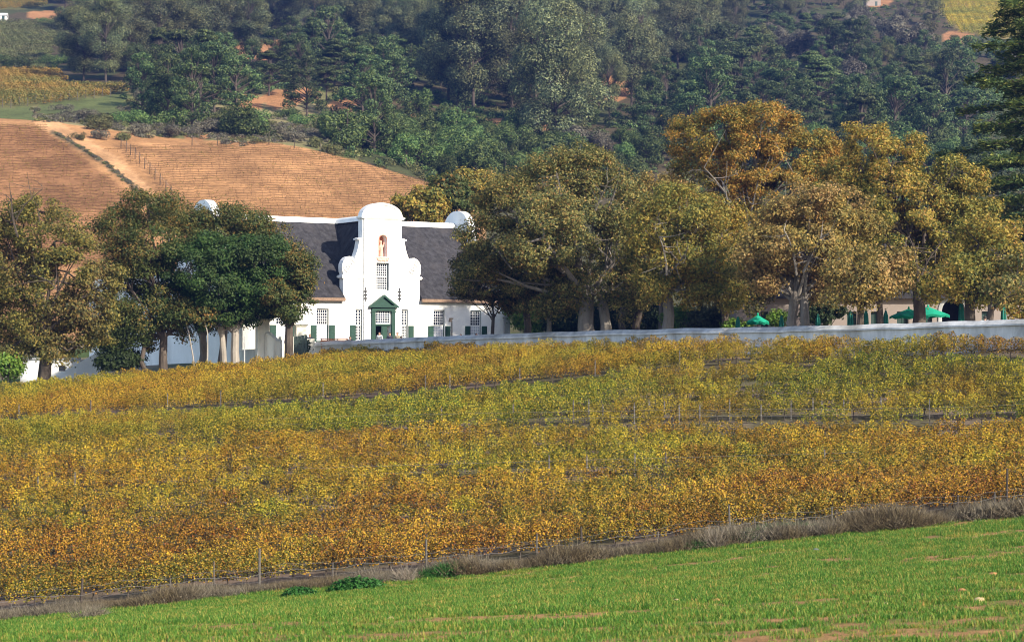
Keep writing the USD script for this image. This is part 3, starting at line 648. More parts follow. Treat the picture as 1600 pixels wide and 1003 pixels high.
# white outside stair and small outbuilding at the far left
a = P(110, 582, 157.9); b = P(150, 556, 157.9)
sw = thing('outside_stair', 'white walled outside stair with red brown steps under the left trees', 'stair')
n = 9; dx = (b[0] - a[0]) / n; dz = (b[2] - a[2]) / n
for k in range(n):
    m = MB(); m.box(a[0] + k * dx + .15, a[0] + (k + 1) * dx + .15, 157.2, 159.0, a[2] - 1.6, a[2] + (k + .7) * dz); m.build('step', M['red_step'], sw)
for y in (157.0, 159.01):
    m = MB(); m.uz(Polygon([(a[0] - .2, a[2] - 1.6), (b[0] + .6, a[2] - 1.6), (b[0] + .6, b[2] + .25), (b[0] + .2, b[2] + .25), (a[0] - .2, a[2] + .2)]), y, y + .19); m.build('side_wall', M['white'], sw)
ob = thing('outbuilding', 'small white outbuilding with a dark square window behind the left tree', 'shed')
a = P(32, 562, 164); b = P(112, 562, 164)
hw_ = sbox(P(93, 0, 164)[0], P(0, 580, 164)[2], P(104, 0, 164)[0], P(0, 571, 164)[2])
m = MB(); m.uz(sbox(a[0], -6, b[0], a[2]).difference(hw_), 164, 164.3); m.box(a[0], a[0] + .3, 164.301, 167, -6, a[2]); m.box(b[0] - .3, b[0], 164.301, 167, -6, a[2]); m.build('wall', M['white'], ob)
m = MB(); m.box(a[0] - .1, b[0] + .1, 163.9, 167.1, a[2] + .001, a[2] + .15); m.build('roof', M['white_old'], ob)
m = MB(); q = hw_.bounds; m.box(q[0], q[2], 164.15, 164.2, q[1], q[3]); m.build('window', M['glass_dark'], ob)

# long low building under the oaks on the right
lx0, lx1 = P(1150, 0, 148)[0], P(1592, 0, 148)[0]
zb_, zt_ = -.4, P(0, 466, 148)[2]
lb = thing('cellar_building', 'long low pinkish building with green doors and a round arch under the oaks', 'building', (lx0, 148, 0), -3.0)
LW = lx1 - lx0
def lu(px): return P(px, 0, 148)[0] - lx0
dz_ = P(0, 487, 148)[2]
op = [(1188, 1199), (1228, 1242), (1321, 1336), (1358, 1371), (1398, 1415), (1436, 1452), (1528, 1540)]
arch_c, arch_r = lu(1485), (lu(1503) - lu(1467)) / 2
ah = sbox(arch_c - arch_r, zb_, arch_c + arch_r, P(0, 486, 148)[2]).union(Point(arch_c, P(0, 486, 148)[2]).buffer(arch_r, 20))
hs = [sbox(lu(a), zb_, lu(b), dz_) for a, b in op]
m = MB(); m.uz(sbox(0, zb_, LW, zt_).difference(unary_union(hs + [ah])), 0, .5); m.box(0, .5, .501, 9, zb_, zt_); m.box(LW - .5, LW, .501, 9, zb_, zt_); m.build('wall', M['pink_plaster'], lb)
m = MB(); m.uz(ah.buffer(.28, 12).difference(ah.buffer(.003)).intersection(sbox(-5, zb_, 50, 20)), -.08, -.002); m.build('arch_surround', M['white_old'], lb)
for h in hs:
    b = h.bounds; m = MB(); m.box(b[0], b[2], .25, .3, b[1], b[3]); dr_ = m.build('door', M['green_dark'], lb)
    m = MB(); xm = (b[0] + b[2]) / 2; m.box(xm - .03, xm + .03, .22, .249, b[1], b[3]); m.build('door_bead', M['green_paint'], dr_)
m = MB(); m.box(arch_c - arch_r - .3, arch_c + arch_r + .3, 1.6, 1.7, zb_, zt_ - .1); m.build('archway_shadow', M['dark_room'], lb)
m = MB(); m.uz(Polygon([(0, 0), (1, 0), (1, 1)]), 0, .01); m = MB()
m.vz(Polygon([(-.5, zt_ - .05), (-.5, zt_ + .3), (4.6, zt_ + 4.4), (9.5, zt_ + .3), (9.5, zt_ - .05), (4.6, zt_ + 4.0)]), -.4, LW + .4); m.build('roof', M['thatch'], lb)

# ------------------------------------------------------------------ scattering
def scatter(name, protos, pos, rz, sc, label=None, cat=None, kind='stuff', idx=None, tilt=None, rng=None):
    """One PointInstancer: protos is a list of (mesh, material)."""
    path = '/World/' + numbered('/World', name)
    pi = UsdGeom.PointInstancer.Define(stage, path); tag(pi, label, cat, None, kind)
    UsdGeom.Scope.Define(stage, path + '/kinds')
    rel = pi.CreatePrototypesRel()
    for k, (me, ma) in enumerate(protos):
        q = '%s/kinds/kind_%03d' % (path, k)
        w = usdkit.mesh(stage, q, me, ma); rel.AddTarget(q)
        if str(ma.GetPath()) in LEAFY: leaf_random(w, me)
    n = len(pos)
    if idx is None: idx = np.random.default_rng(len(pos)).integers(0, len(protos), n)
    pi.CreateProtoIndicesAttr(Vt.IntArray.FromNumpy(np.asarray(idx, np.int32)))
    pi.CreatePositionsAttr(Vt.Vec3fArray.FromNumpy(np.asarray(pos, np.float32)))
    h = np.asarray(rz, float) / 2
    q = np.zeros((n, 4), np.float16); q[:, 2] = np.sin(h); q[:, 3] = np.cos(h)
    pi.CreateOrientationsAttr(Vt.QuathArray.FromNumpy(q))
    s = np.asarray(sc, float); s = np.repeat(s[:, None], 3, 1) if s.ndim == 1 else s
    pi.CreateScalesAttr(Vt.Vec3fArray.FromNumpy(s.astype(np.float32)))
    return pi

# ------------------------------------------------------------------ grass
rng = np.random.default_rng(11)
def tuft(r, n, h0, h1, w, rad):
    c = r.normal(0, rad, (n, 2)); h = r.uniform(h0, h1, n); a = r.uniform(0, 2 * np.pi, n); lean = r.uniform(.1, .75, n) * h
    d = np.c_[np.cos(a), np.sin(a)]; pr = np.c_[-d[:, 1], d[:, 0]]
    b = np.c_[c, np.zeros(n)]; m_ = np.c_[c + d * lean[:, None] * .35, h * .65]; t = np.c_[c + d * lean[:, None], h]
    pw = np.c_[pr * (w / 2), np.zeros(n)]
    v = np.stack([b - pw, b + pw, m_ + pw * .8, m_ - pw * .8, t], 1).reshape(-1, 3); k = np.arange(n)[:, None] * 5
    return v, np.stack([k + [0, 1, 2], k + [0, 2, 3], k + [3, 2, 4]], 1).reshape(-1, 3)
pro = [(tuft(rng, 46, .05, .15, .016, .13), M['grass']) for _ in range(5)]
N = 47000
y = 25 + (74.5 - 25) * np.sqrt(rng.uniform(0, 1, N)); x = rng.uniform(-.285, .285, N) * y + rng.normal(0, 1, N)
k = bare(x, y); keep = (y < fence_y(x) - .2) & (rng.uniform(0, 1, N) > .06 + k * .80)
x, y = x[keep], y[keep]
scatter('young_grass', pro, np.c_[x, y, Z(x, y) - .01], rng.uniform(0, 6.28, len(x)), rng.uniform(.7, 1.25, len(x)) * (1 - .35 * bare(x, y)), 'bright green young grass on the sloping foreground field', 'grass')

# ------------------------------------------------------------------ vines
def vine(r, n, full=1.0, ln=1.3, lo=.34, hi=1.36, size=.072):
    """A stretch of trellised vine along x: trunk, canes, leaves thick along the wires."""
    x = r.uniform(-ln / 2 - .08, ln / 2 + .08, n); t = r.beta(1.7, 1.3, n)
    bulge = .34 * np.sin(np.pi * np.clip(t * .8 + .15, 0, 1)) * (1 + .35 * np.sin(x * 5 + r.uniform(0, 6)))
    z = lo + (hi - lo) * t + .10 * np.sin(x * 7 + r.uniform(0, 6)) * t
    sd = r.choice([-1, 1], n); yy = sd * bulge * np.sqrt(r.uniform(.25, 1, n)) + r.normal(0, .05, n)
    c = np.c_[x, yy, z]; nn = np.c_[r.normal(0, .5, n), sd * .6 + r.normal(0, .4, n), .5 + r.normal(0, .4, n)]
    v, f = leaves(r, c, nn, r.uniform(.75, 1.3, n) * size, .9, .16)
    return v, f
def vine_wood(r, ln=1.3):
    m = MB(); m.tube([[0, 0, -.1], [.03, .02, .25], [0, 0, .55]], [.035, .03, .03], 5)
    for sg in (-1, 1): m.tube([[0, 0, .53], [sg * .3, .02, .58], [sg * ln / 2, 0, .56]], [.025, .02, .014], 4)
    for k in range(5):
        a = r.uniform(-.6, .6); m.tube([[a, 0, .56], [a + r.normal(0, .08), r.normal(0, .08), .95], [a + r.normal(0, .14), r.normal(0, .14), 1.35 + r.uniform(-.1, .2)]], [.008, .007, .004], 3, False)
    return m.get()
rv = np.random.default_rng(5)
def along(ycurve, x0, x1, step):
    xs = np.arange(x0, x1, .25); ys = ycurve(xs); s = np.r_[0, np.cumsum(np.hypot(np.diff(xs), np.diff(ys)))]
    q = np.arange(0, s[-1], step); xx = np.interp(q, s, xs); yy = np.interp(q, s, ys)
    dx = np.gradient(xx); dy = np.gradient(yy); return xx, yy, np.arctan2(dy, dx)
def vine_block(name, label, curves, protos, wood, sparse, clip=None, pick=None):
    X, Y, A, I, W, LOW = [], [], [], [], [], []
    for k, c in enumerate(curves):
        xx, yy, aa = along(c, -52, 50, 1.22)
        ok = np.abs(xx) < .2667 * yy + 5
        if clip is not None: ok &= clip(xx, yy)
        xx, yy, aa = xx[ok], yy[ok], aa[ok]
        n = len(xx); sp = sparse(xx, yy, k); r = rv.uniform(0, 1, n)
        live = r > sp * .55
        main = rv.integers(0, len(protos) - 2, n) if pick is None else rv.integers(0, 6, n) + 6 * (rv.uniform(0, 1, n) < pick(xx, yy, k))
        ii = np.where(rv.uniform(0, 1, n) < sp, len(protos) - rv.integers(1, 3, n), main)
        LOW.append(np.full(n, 'middle' in name and k == len(curves) - 1) & (xx < 16)); X.append(xx); Y.append(yy + rv.normal(0, .06, n)); A.append(aa + np.where(rv.uniform(0, 1, n) < .5, np.pi, 0)); I.append(np.where(live, ii, -1))
    X, Y, A, I = map(np.concatenate, (X, Y, A, I))
    z = Z(X, Y); live = I >= 0; low = np.concatenate(LOW)
    S = np.c_[rv.uniform(.95, 1.1, len(X)), rv.uniform(.85, 1.25, len(X)), rv.uniform(.84, 1.16, len(X)) * np.where(low, rv.uniform(.5, 1.0, len(X)), 1)]
    ps = protos + [(wood, M['bark'])]
    pos = np.r_[np.c_[X, Y, z][live], np.c_[X, Y, z]]
    scatter(name, ps, pos, np.r_[A[live], A], np.r_[S[live], S], label, 'vines', 'stuff', np.r_[I[live], np.full(len(X), len(protos))])
    return X, Y, z
wood = vine_wood(rv)
def kinds(ma, nfull=980): return [(vine(rv, int(nfull * f)), ma) for f in (1, .9, 1.05, .8, .95, 1.0)] + [(vine(rv, 380, lo=.5, hi=1.3), ma), (vine(rv, 190, lo=.45, hi=1.25), ma)]
def sp_noise(x, y, s=.08, sd=41): return np.clip((meshkit.fbm(np.c_[x * s, y * s, x * 0], 3, sd) - .55) * 4.5, 0, .9)
NF = 13
def front(k): return lambda x: fence_y(x) + 1.7 + (gap_y(x) - 3.0 - fence_y(x) - 1.7) * k / (NF - 1)
# a thinned strip runs through the lower block about two thirds up
vine_block('lower_vines', 'rust and gold autumn vines filling the lower vineyard block behind the wire fence', [front(k) for k in range(NF)], kinds(M['vine_rust'], 1060)[:6] + kinds(M['vine'], 1000), wood,
           lambda x, y, k: np.clip(sp_noise(x, y) * .2 + np.where(k == 8, .5 * np.clip(1 - ((x - 5) / 12) ** 2, 0, 1), 0) + np.where(k == 6, .15 * np.exp(-((x + 22) / 3) ** 2), 0) - .1, 0, .9),
           None, lambda x, y, k: np.clip((k - 4.5) / 4 + (meshkit.fbm(np.c_[x * .09, y * .12, x * 0], 3, 19) - .5) * 3 - np.clip(x / 60, 0, .3), 0, 1))
NM = 6
def middle(k): return lambda x: gap_y(x) + .6 + (step_y(x) - 3.2 - 5.6 * np.clip((8 - np.asarray(x, float)) / 16, 0, 1) - gap_y(x) - .6) * k / (NM - 1)
vine_block('middle_vines', 'yellow green vines of the middle vineyard block with bare posts along its front', [middle(k) for k in range(NM)], kinds(M['vine_green'], 1000), wood,
           lambda x, y, k: np.clip(sp_noise(x, y) * .5 + np.where(k == 0, .8 * np.clip(1 - ((x - 10) / 22) ** 2, 0, 1), 0) + np.where(k == 1, .1 * np.clip(1 - ((x - 10) / 20) ** 2, 0, 1), 0) - .12, 0, .95))
def upper(k): return lambda x: step_y(x) + 1.0 + 2.1 * k
def upper_kinds(): return kinds(M['vine'], 980)
vine_block('upper_vines', 'golden vines of the uppermost block below the house and garden wall', [upper(k) for k in range(18)], upper_kinds(), wood,
           lambda x, y, k: np.clip(sp_noise(x, y) * .4 - .1, 0, .6), lambda x, y: y < end_y(x) - .6)

# trellis posts that stand out
def post_thing(name, w, h, m_): 
    t = thing(name, None, None); b = MB(); b.box(-w / 2, w / 2, -w / 2, w / 2, -.3, h); b.box(-w * .35, w * .35, -w * .35, w * .35, h, h + .02); b.build('post', m_, t)
    for z in (.55, .95, 1.3):
        c = MB(); c.box(-w * .75, w * .75, -w * .75, -w * .52, z, z + .03); c.build('wire_clip', M['wire'], t)
    return t
ORD = ['', 'first', 'second', 'third', 'fourth', 'fifth', 'sixth', 'seventh', 'eighth', 'ninth', 'tenth', 'eleventh', 'twelfth', 'thirteenth', 'fourteenth', 'fifteenth', 'sixteenth', 'seventeenth', 'eighteenth', 'nineteenth', 'twentieth']
tp0 = None
CNT = {}
def nth(grp, lab):
    CNT[grp] = CNT.get(grp, 0) + 1; k = CNT[grp]
    return '%s, %s from left' % (lab, ORD[k] if k < len(ORD) else '%d%s' % (k, {1: 'st', 2: 'nd', 3: 'rd'}.get(k % 10, 'th')))
def trellis(x, y, lab, grp, h=1.5):
    global tp0
    loc = (x, y, z1(x, y)); rz = float(rv.uniform(-20, 20))
    if tp0 is None:
        tp0 = post_thing('trellis_post', .055, 1.5, M['post'])
        p = tp0; UsdGeom.Xformable(p).GetOrderedXformOps()[0].Set(Gf.Vec3d(*map(float, loc))); tag(p, lab, 'post', grp); return
    copy_of(tp0, 'trellis_post', lab, 'post', loc, rz, grp, (1, 1, h / 1.5))
for px in sorted((802, 896, 920, 942, 991, 1014, 1038, 1061, 1093, 1140, 1189, 1236, 1270, 1284, 1318, 1376, 1452, 690)):
    a = (px - CX) / F; yy = 100.
    for _ in range(6): yy = float(middle(0)(a * yy)) - .25 + (.0 if px % 2 else 1.1)
    trellis(a * yy, yy, nth('m', 'thin grey vine post along the front of the middle vines'), 'posts along the front of the middle vines', rv.uniform(1.45, 1.75))
for px in (30, 142, 262, 345, 505, 665, 703, 812, 930, 1062):
    a = (px - CX) / F; yy = 120.
    for _ in range(6): yy = float(upper(0)(a * yy)) - .45
    trellis(a * yy, yy, nth('u', 'grey vine post along the shaded foot of the upper vines'), 'posts along the foot of the upper vines', rv.uniform(1.2, 1.5))
for px in sorted((858, 917, 992, 1040, 1288, 118, 60)):
    a = (px - CX) / F; yy = 92.
    for _ in range(6): yy = float(front(8)(a * yy)) - .35
    trellis(a * yy, yy, nth('l', 'grey vine post in the thinned strip of the lower vines'), 'posts in the thinned strip of the lower vines', rv.uniform(1.4, 1.6))
# wires of those two rows
for nm, lab, cv, x0, x1 in (('trellis_wire', 'thin trellis wires strung along the front row of the middle vines', middle(0), -14, 26), ('trellis_wire', 'thin trellis wires strung through the thinned strip of the lower vines', front(8), -10, 16)):
    t = thing(nm, lab, 'wire')
    for h in (.55, .95, 1.3):
        xs = np.linspace(x0, x1, 40); ys = cv(xs) - .2; m = MB(); m.tube(np.c_[xs, ys, Z(xs, ys) + h], .006, 3, False); m.build('wire', M['wire'], t)

# ------------------------------------------------------------------ wire fence in front
fe = thing('wire_fence', 'low post and wire fence between the green field and the vineyard', 'fence')
for px, h, w, dk in ((-60, 1.2, .07, 1), (-20, 1.0, .07, 1), (56, .9, .06, 1), (127, 1.15, .10, 1), (268, .8, .06, 0), (335, 1.25, .06, 0), (406, 1.55, .11, 0), (520, .8, .06, 0), (594, .7, .06, 1), (666, 1.35, .10, 0), (735, .8, .06, 0), (838, 1.15, .08, 0), (910, 1.2, .09, 1), (1030, .7, .06, 0),
                     (1141, 1.35, .09, 0), (1180, .8, .06, 0), (1300, .9, .07, 0), (1400, .8, .06, 0), (1495, .9, .08, 1), (1553, .85, .07, 0), (1572, 1.7, .09, 1), (1660, 1.2, .08, 0)):
    a = (px - CX) / F; yy = 71.
    for _ in range(5): yy = float(fence_y(a * yy))
    m = MB(); z = z1(a * yy, yy); rr = np.random.default_rng(px + 100); l = rr.normal(0, .03, 2)
    m.tube([[a * yy, yy, z - .3], [a * yy + l[0] * .5, yy + l[1] * .5, z + h * .5], [a * yy + l[0], yy + l[1], z + h]], [w / 2, w / 2 * .95, w / 2 * .85], 6)
    m.build('post', M['post_dark'] if dk else M['post'], fe)
for h, rad in ((.38, .003), (.62, .006), (.85, .0035)):
    xs = np.linspace(-24, 26, 160); ys = fence_y(xs) - .06; m = MB()
    sag = .05 * np.sin(xs * 2.1) + .03 * np.sin(xs * 5.3 + h * 9); m.tube(np.c_[xs, ys, Z(xs, ys) + h + sag], rad, 4, False); m.build('wire', M['wire'], fe)

# dry weeds along the fence
def weed(r, n, h, rad, size=.34, asp=.06):
    a = r.uniform(0, 6.28, n); e = r.uniform(.25, 1.35, n); d = np.c_[np.cos(a) * np.cos(e), np.sin(a) * np.cos(e), np.sin(e)]
    L = r.uniform(.3, 1, n) * h; c0 = np.c_[r.normal(0, rad, (n, 2)), np.zeros(n)]
    s = unit(np.cross(d, r.normal(size=(n, 3)))) * .006
    t = c0 + d * L[:, None]; mid = c0 + d * L[:, None] * .5 + r.normal(0, .03, (n, 3))
    v = np.stack([c0 - s, c0 + s, mid + s, mid - s, t], 1).reshape(-1, 3); k = np.arange(n)[:, None] * 5
    f = np.stack([k + [0, 1, 2], k + [0, 2, 3], k + [3, 2, 4]], 1).reshape(-1, 3)
    nb = n; cb = mid[r.integers(0, n, nb)] + r.normal(0, .06, (nb, 3)); lv, lf = leaves(r, cb, r.normal(size=(nb, 3)), r.uniform(.03, .09, nb), .35)
    return np.vstack([v, lv]), np.vstack([f, lf + len(v)])
rw = np.random.default_rng(8)
pro = [(weed(rw, 110, h, .16), M['dry_weed']) for h in (.45, .6, .7, .5)] + [(weed(rw, 80, .4, .15), M['weed_green'])]
N = 3400
x = rw.uniform(-23, 25, N); dd = rw.beta(1.6, 1.6, N) * 2.6 - 2.2
prof = meshkit.fbm(np.c_[x * .35, x * 0, x * 0], 3, 6); y = fence_y(x) + dd
keep = dd > -2.2 + 1.6 * np.clip(prof, 0, 1) * np.clip(1.15 - x / 60, .3, 1.3)
x, y = x[keep], y[keep]
hs = (.2 + 1.75 * meshkit.fbm(np.c_[x * .5, y * .5, x * 0], 3, 61)) * (1 + .15 * np.clip(x / 18, -.6, 1))
gsel = meshkit.fbm(np.c_[x * .3, y * .6, x * 0], 3, 77) > .72
scatter('dry_weeds', pro, np.c_[x, y, Z(x, y) - .02], rw.uniform(0, 6.28, len(x)), hs, 'grey brown dry weeds tangled along the wire fence', 'weeds', 'stuff', np.where(gsel, 4, rw.integers(0, 4, len(x))))
def weed_patch(name, label, px, py, wpx, hpx, ma, n, cat='weed', dry=False):
    b = at(px, py, 60); s_ = b[1] / F; r = np.random.default_rng(int(px)); t = thing(name, label, cat, b)
    if dry:
        m = MB()
        for k in range(int(n)):
            o = np.r_[r.normal(0, wpx * s_ * .28), r.normal(0, .25), 0]; v, f = weed(r, 90, hpx * s_ * 1.35, .12, asp=.05); m.add(v + o, f)
        m.build('twigs', ma, t)
    else:
        u = r.normal(size=(n, 3)); u = unit(u) * np.sqrt(r.uniform(.3, 1, (n, 1))); u[:, 2] = np.abs(u[:, 2])
        c = u * [wpx * s_ * .5, .45, hpx * s_] * (0.8 + .4 * meshkit.fbm(u * 3, 3, int(px)))[:, None]
        v, f = leaves(r, c, u + r.normal(0, .6, (n, 3)) + [0, 0, .5], r.uniform(.07, .16, n), .7); m = MB(); m.add(v, f); m.build('foliage', ma, t)
        m = MB(); 
        for k in range(8): q = c[r.integers(0, n)]; m.tube([[q[0] * .3, 0, -.05], q * .6, q], [.012, .01, .006], 3, False)
        m.build('stems', M['bark'], t)
weed_patch('leafy_weed', 'dark green leafy weed mound against the fence, the larger right one', 562, 922, 100, 22, M['weed_green'], 1300)
weed_patch('leafy_weed', 'dark green leafy weed mound against the fence, the smaller left one', 470, 932, 62, 16, M['weed_green'], 700)
weed_patch('leafy_weed', 'small green weed clump below the vines right of the pale tall grass', 1085, 858, 46, 14, M['scrub_olive'], 420)
weed_patch('dry_tussock', 'pale straw tussock fanning out right of the dark green weeds', 634, 908, 16, 28, M['straw'], 3, 'tussock', True)
weed_patch('dry_tussock', 'tall pale dry grass clump at the right of the fence weeds', 1114, 856, 14, 34, M['straw'], 3, 'tussock', True)
for px, py, w_, h_, lb_ in ((1425, 824, 50, 34, 'largest grey dry bush at the field edge, rounded top against the vines'), (1300, 836, 60, 28, 'grey dry bush on the field edge between two similar bushes'),
                         (1235, 844, 46, 26, 'leftmost of the grey dry bushes at the right field edge'), (1365, 830, 46, 24, 'low grey dry bush just left of the largest one'), (150, 966, 46, 22, 'grey dry weed bush near the left end of the fence')):
    weed_patch('dry_bush', lb_, px, py, w_, h_, M['dry_weed'], 9, 'bush', True)

# clods and stones lying on the field
def rock(r, s_, seed):
    o = trimesh.creation.icosphere(2, 1.0); p = o.vertices; p = p * (.7 + .6 * meshkit.fbm(p * 1.4 + seed * 7, 4, seed))[:, None]; p[:, 2] *= .62; return p * s_, o.faces
CL = [(1275, 861, 9, 'stone_grey', 'grey stone lying alone near the right field edge'), (1304, 918, 8, 'clod_dark', 'dark brown clod left of the round pale clod'), (1384, 946, 9, 'clod_pale', 'round pale clod on the grass right of centre'),
      (1504, 925, 11, 'clod', 'orange clod standing above the bare brown streak'), (1552, 900, 12, 'clod', 'large orange clod highest on the right of the field'), (1530, 940, 14, 'clod_pale', 'broad pale clod at the end of the bare brown streak'),
      (1478, 935, 9, 'clod_dark', 'dark clod in the middle of the bare brown streak'), (1440, 941, 8, 'clod_dark', 'dark clod at the left end of the bare brown streak'), (896, 912, 9, 'clod', 'tilted orange clod below the fence at mid field'), (1072, 903, 7, 'clod_dark', 'small black clod alone on green grass'),
      (1057, 939, 6, 'clod_pale', 'small pale clod left of the orange lump'), (1120, 940, 9, 'clod', 'orange lump of earth low in the middle of the field'), (611, 968, 8, 'clod_pale', 'pale yellow clod below the leafy weeds'), (792, 926, 7, 'clod_pale', 'pale clod just below the middle of the fence'),
      (117, 980, 10, 'clod_pale', 'pale clod near the lower left field corner'), (1327, 893, 8, 'clod', 'orange clod between the grey stone and the pale clod'), (1570, 870, 8, 'clod', 'orange clod at the right picture edge below the fence')]
for k, (px, py, s_, ma, lab) in enumerate(CL):
    b = at(px, py, 25); t = obj('earth_clod' if 'stone' not in ma else 'stone', None or rock(None, s_ * b[1] / F * .62, k + 1), M[ma], None, True)
    UsdGeom.Xformable(t).AddTranslateOp().Set(Gf.Vec3d(float(b[0]), float(b[1]), float(b[2] + .03))); tag(t, lab, 'stone' if 'stone' in ma else 'clod')

# ------------------------------------------------------------------ big trees
def crown(r, blobs, cr, spacing, lpc, leaf, holes=.14, asp=.66):
    """Leaf clumps spread over and through several ellipsoids; returns mesh and clump centres."""
    C = []
    for b, (c, rad) in enumerate(blobs):
        area = 4 * np.pi * ((rad[0] * rad[1]) ** 1.6 / 3 + (rad[0] * rad[2]) ** 1.6 / 3 + (rad[1] * rad[2]) ** 1.6 / 3) ** (1 / 1.6)
        n = max(6, int(area / spacing ** 2)); u = unit(r.normal(size=(n, 3)))
        keep = (u[:, 2] > -.35) | (r.uniform(0, 1, n) < .55); u = u[keep]
        f = r.uniform(.62, 1.06, len(u)) + .36 * (meshkit.fbm(u * 2.2 + b * 5, 3, b + 3) - .5) * 2
        C.append(c + u * rad * f[:, None])
    C = np.vstack(C)
    inside = np.zeros(len(C), bool)
    for c, rad in blobs: inside |= (((C - c) / rad) ** 2).sum(1) < .36
    C = C[~inside]; C = C[r.uniform(0, 1, len(C)) > holes]
    mid = np.mean([b[0] for b in blobs], 0)
    cs = r.uniform(.6, 1.35, len(C)) * cr; cnt = np.maximum(8, (lpc * (cs / cr) ** 1.6 * r.uniform(.6, 1.25, len(C))).astype(int))
    i = np.repeat(np.arange(len(C)), cnt); n = len(i)
    u = unit(r.normal(size=(n, 3))); off = u * ((r.uniform(.15, 1, n) ** .6) * np.where(r.uniform(0, 1, n) < .12, r.uniform(1, 1.7, n), 1))[:, None] * cs[i][:, None] * [1, 1, .68]
    pos = C[i] + off; out = unit(C - mid)[i]
    v, f = leaves(r, pos, u * .75 + out * .45 + [0, 0, .35] + r.normal(0, .55, (n, 3)), r.uniform(.5, 1.6, n) * leaf, asp, .14)
    return (v, f), C

def bez(a, b, bend, n=7):
    t = np.linspace(0, 1, n)[:, None]; m = (a + b) / 2 + bend; return (1 - t) ** 2 * a + 2 * t * (1 - t) * m + t * t * b

def skeleton(r, base, fork, blobs, C, tr, m, twigs=6, lean=0.0):
    h = fork[2] - base[2]
    tp = np.array([base + [0, 0, -.3], base + [0, 0, .25], base + (fork - base) * .45 + np.r_[r.normal(0, .12, 2), 0], fork])
    m.tube(tp, [tr * 1.7, tr * 1.2, tr * .95, tr * .85], 9)
    for c, rad in blobs:
        d = np.linalg.norm(c - fork); a = fork + [0, 0, -r.uniform(0, .25) * h]
        p = bez(a, c, np.r_[r.normal(0, .08 * d, 2), r.uniform(-.02, .12) * d]); rr = tr * np.clip(.28 + .5 * max(rad) / (d + 2), .25, .6)
        m.tube(p, np.linspace(rr * .85, rr * .28, len(p)), 6, False)
        near = C[(((C - c) / rad) ** 2).sum(1) < 1.7]
        for q in near[r.permutation(len(near))[:twigs]]:
            s_ = p[r.integers(3, len(p))]; k = np.linalg.norm(q - s_)
            m.tube(bez(s_, q, r.normal(0, .12 * k, 3), 5), np.linspace(rr * .34, .012, 5), 4, False)

def tree(name, label, trunk, d, blobs, leafm, barkm, tr=.4, forkpy=None, cr=.92, spacing=1.18, lpc=270, leaf=.16, seed=1, trunks=(), group=None, cat='tree', bareb=(), zbase=None, holes=.10, twigs=7, dep=1.0):
    r = np.random.default_rng(seed); s_ = d / F
    b0 = P(trunk, 540, d); zb = z1(b0[0], d) if zbase is None else zbase; base = np.array([b0[0], d, zb])
    t = thing(name, label, cat, base, 0, group)
    B = []
    for q in blobs:
        px, py, rx, ry = q[:4]; dy = q[4] if len(q) > 4 else r.uniform(-.35, .35) * rx * s_ * 1.2
        c = P(px, py, d + dy) - base; B.append((c, np.array([rx * s_, max(rx, ry) * s_ * .9 * dep, ry * s_])))
    me, C = crown(r, B, cr, spacing, lpc, leaf, holes)
    fp = forkpy if forkpy is not None else np.mean([q[1] + q[3] for q in blobs])
    m = MB(); fork = P(trunk, fp, d) - base
    skeleton(r, np.zeros(3), fork, B, C, tr, m, twigs)
    for tpx, fpx, fpy, rr in trunks:
        bb = P(tpx, 540, d) - base; bb[2] = z1(bb[0] + base[0], d) - zb; ff = P(fpx, fpy, d) - base
        near = sorted(B, key=lambda q: np.linalg.norm(q[0] - ff))[:3]
        skeleton(r, bb, ff, near, C, rr, m, twigs)
    for (x0, y0, x1, y1, rr) in bareb:        # bare limbs that show against the crown
        a, b = P(x0, y0, d - 2) - base, P(x1, y1, d - 3) - base; k = np.linalg.norm(b - a)
        p = bez(a, b, r.normal(0, .1 * k, 3), 8); m.tube(p, np.linspace(rr, rr * .3, 8), 5, False)
        for _ in range(7):
            q = p[r.integers(2, 8)]; e = q + r.normal(0, .28 * k, 3) + [0, 0, .1 * k]; m.tube(bez(q, e, r.normal(0, .06 * k, 3), 5), np.linspace(rr * .4, .012, 5), 4, False)
    m.build('trunk', barkm, t); obj('crown', me, leafm, t)
    return t

# right of the house, along the wall
tree('oak_tree', 'great rounded olive brown oak right of the manor house, broadest crown', 918, 141, [(858, 292, 62, 48), (905, 268, 52, 38), (800, 322, 58, 46), (955, 318, 46, 50), (765, 375, 44, 48), (745, 430, 30, 34), (890, 360, 80, 60), (965, 400, 48, 52), (835, 430, 70, 44), (930, 450, 56, 36), (775, 300, 36, 26), (890, 245, 34, 20), (850, 372, 60, 60, -4), (870, 474, 46, 20), (985, 455, 40, 28)],
     M['oak_a'], M['bark_grey'], .62, 455, seed=21, trunks=((948, 940, 460, .42),), bareb=((905, 400, 890, 330, .12), (905, 390, 940, 372, .09), (880, 395, 850, 360, .08), (850, 350, 800, 330, .06), (930, 330, 950, 285, .06), (880, 320, 870, 270, .06), (800, 420, 770, 380, .06)))
tree('small_tree', 'small dark tree on a thin trunk before the right end of the house', 771, 149, [(765, 445, 40, 34), (738, 452, 26, 26), (795, 462, 22, 26), (722, 458, 18, 18), (728, 420, 22, 28), (745, 405, 24, 26)], M['oak_d'], M['bark'], .15, 490, seed=22, lpc=110, leaf=.16, cr=.6, spacing=.75)
tree('oak_tree', 'slender pale trunked tree between the small dark tree and the great oak', 858, 146, [(858, 455, 34, 28), (880, 440, 34, 30), (840, 470, 24, 16)], M['oak_d'], M['bark_grey'], .20, 492, seed=23)
tree('oak_tree', 'dark trunked oak close behind the great oak at its right', 1000, 150, [(1000, 435, 36, 40), (1015, 380, 34, 40), (985, 470, 34, 24), (1010, 330, 30, 28)], M['oak_a'], M['bark'], .34, 480, seed=24)
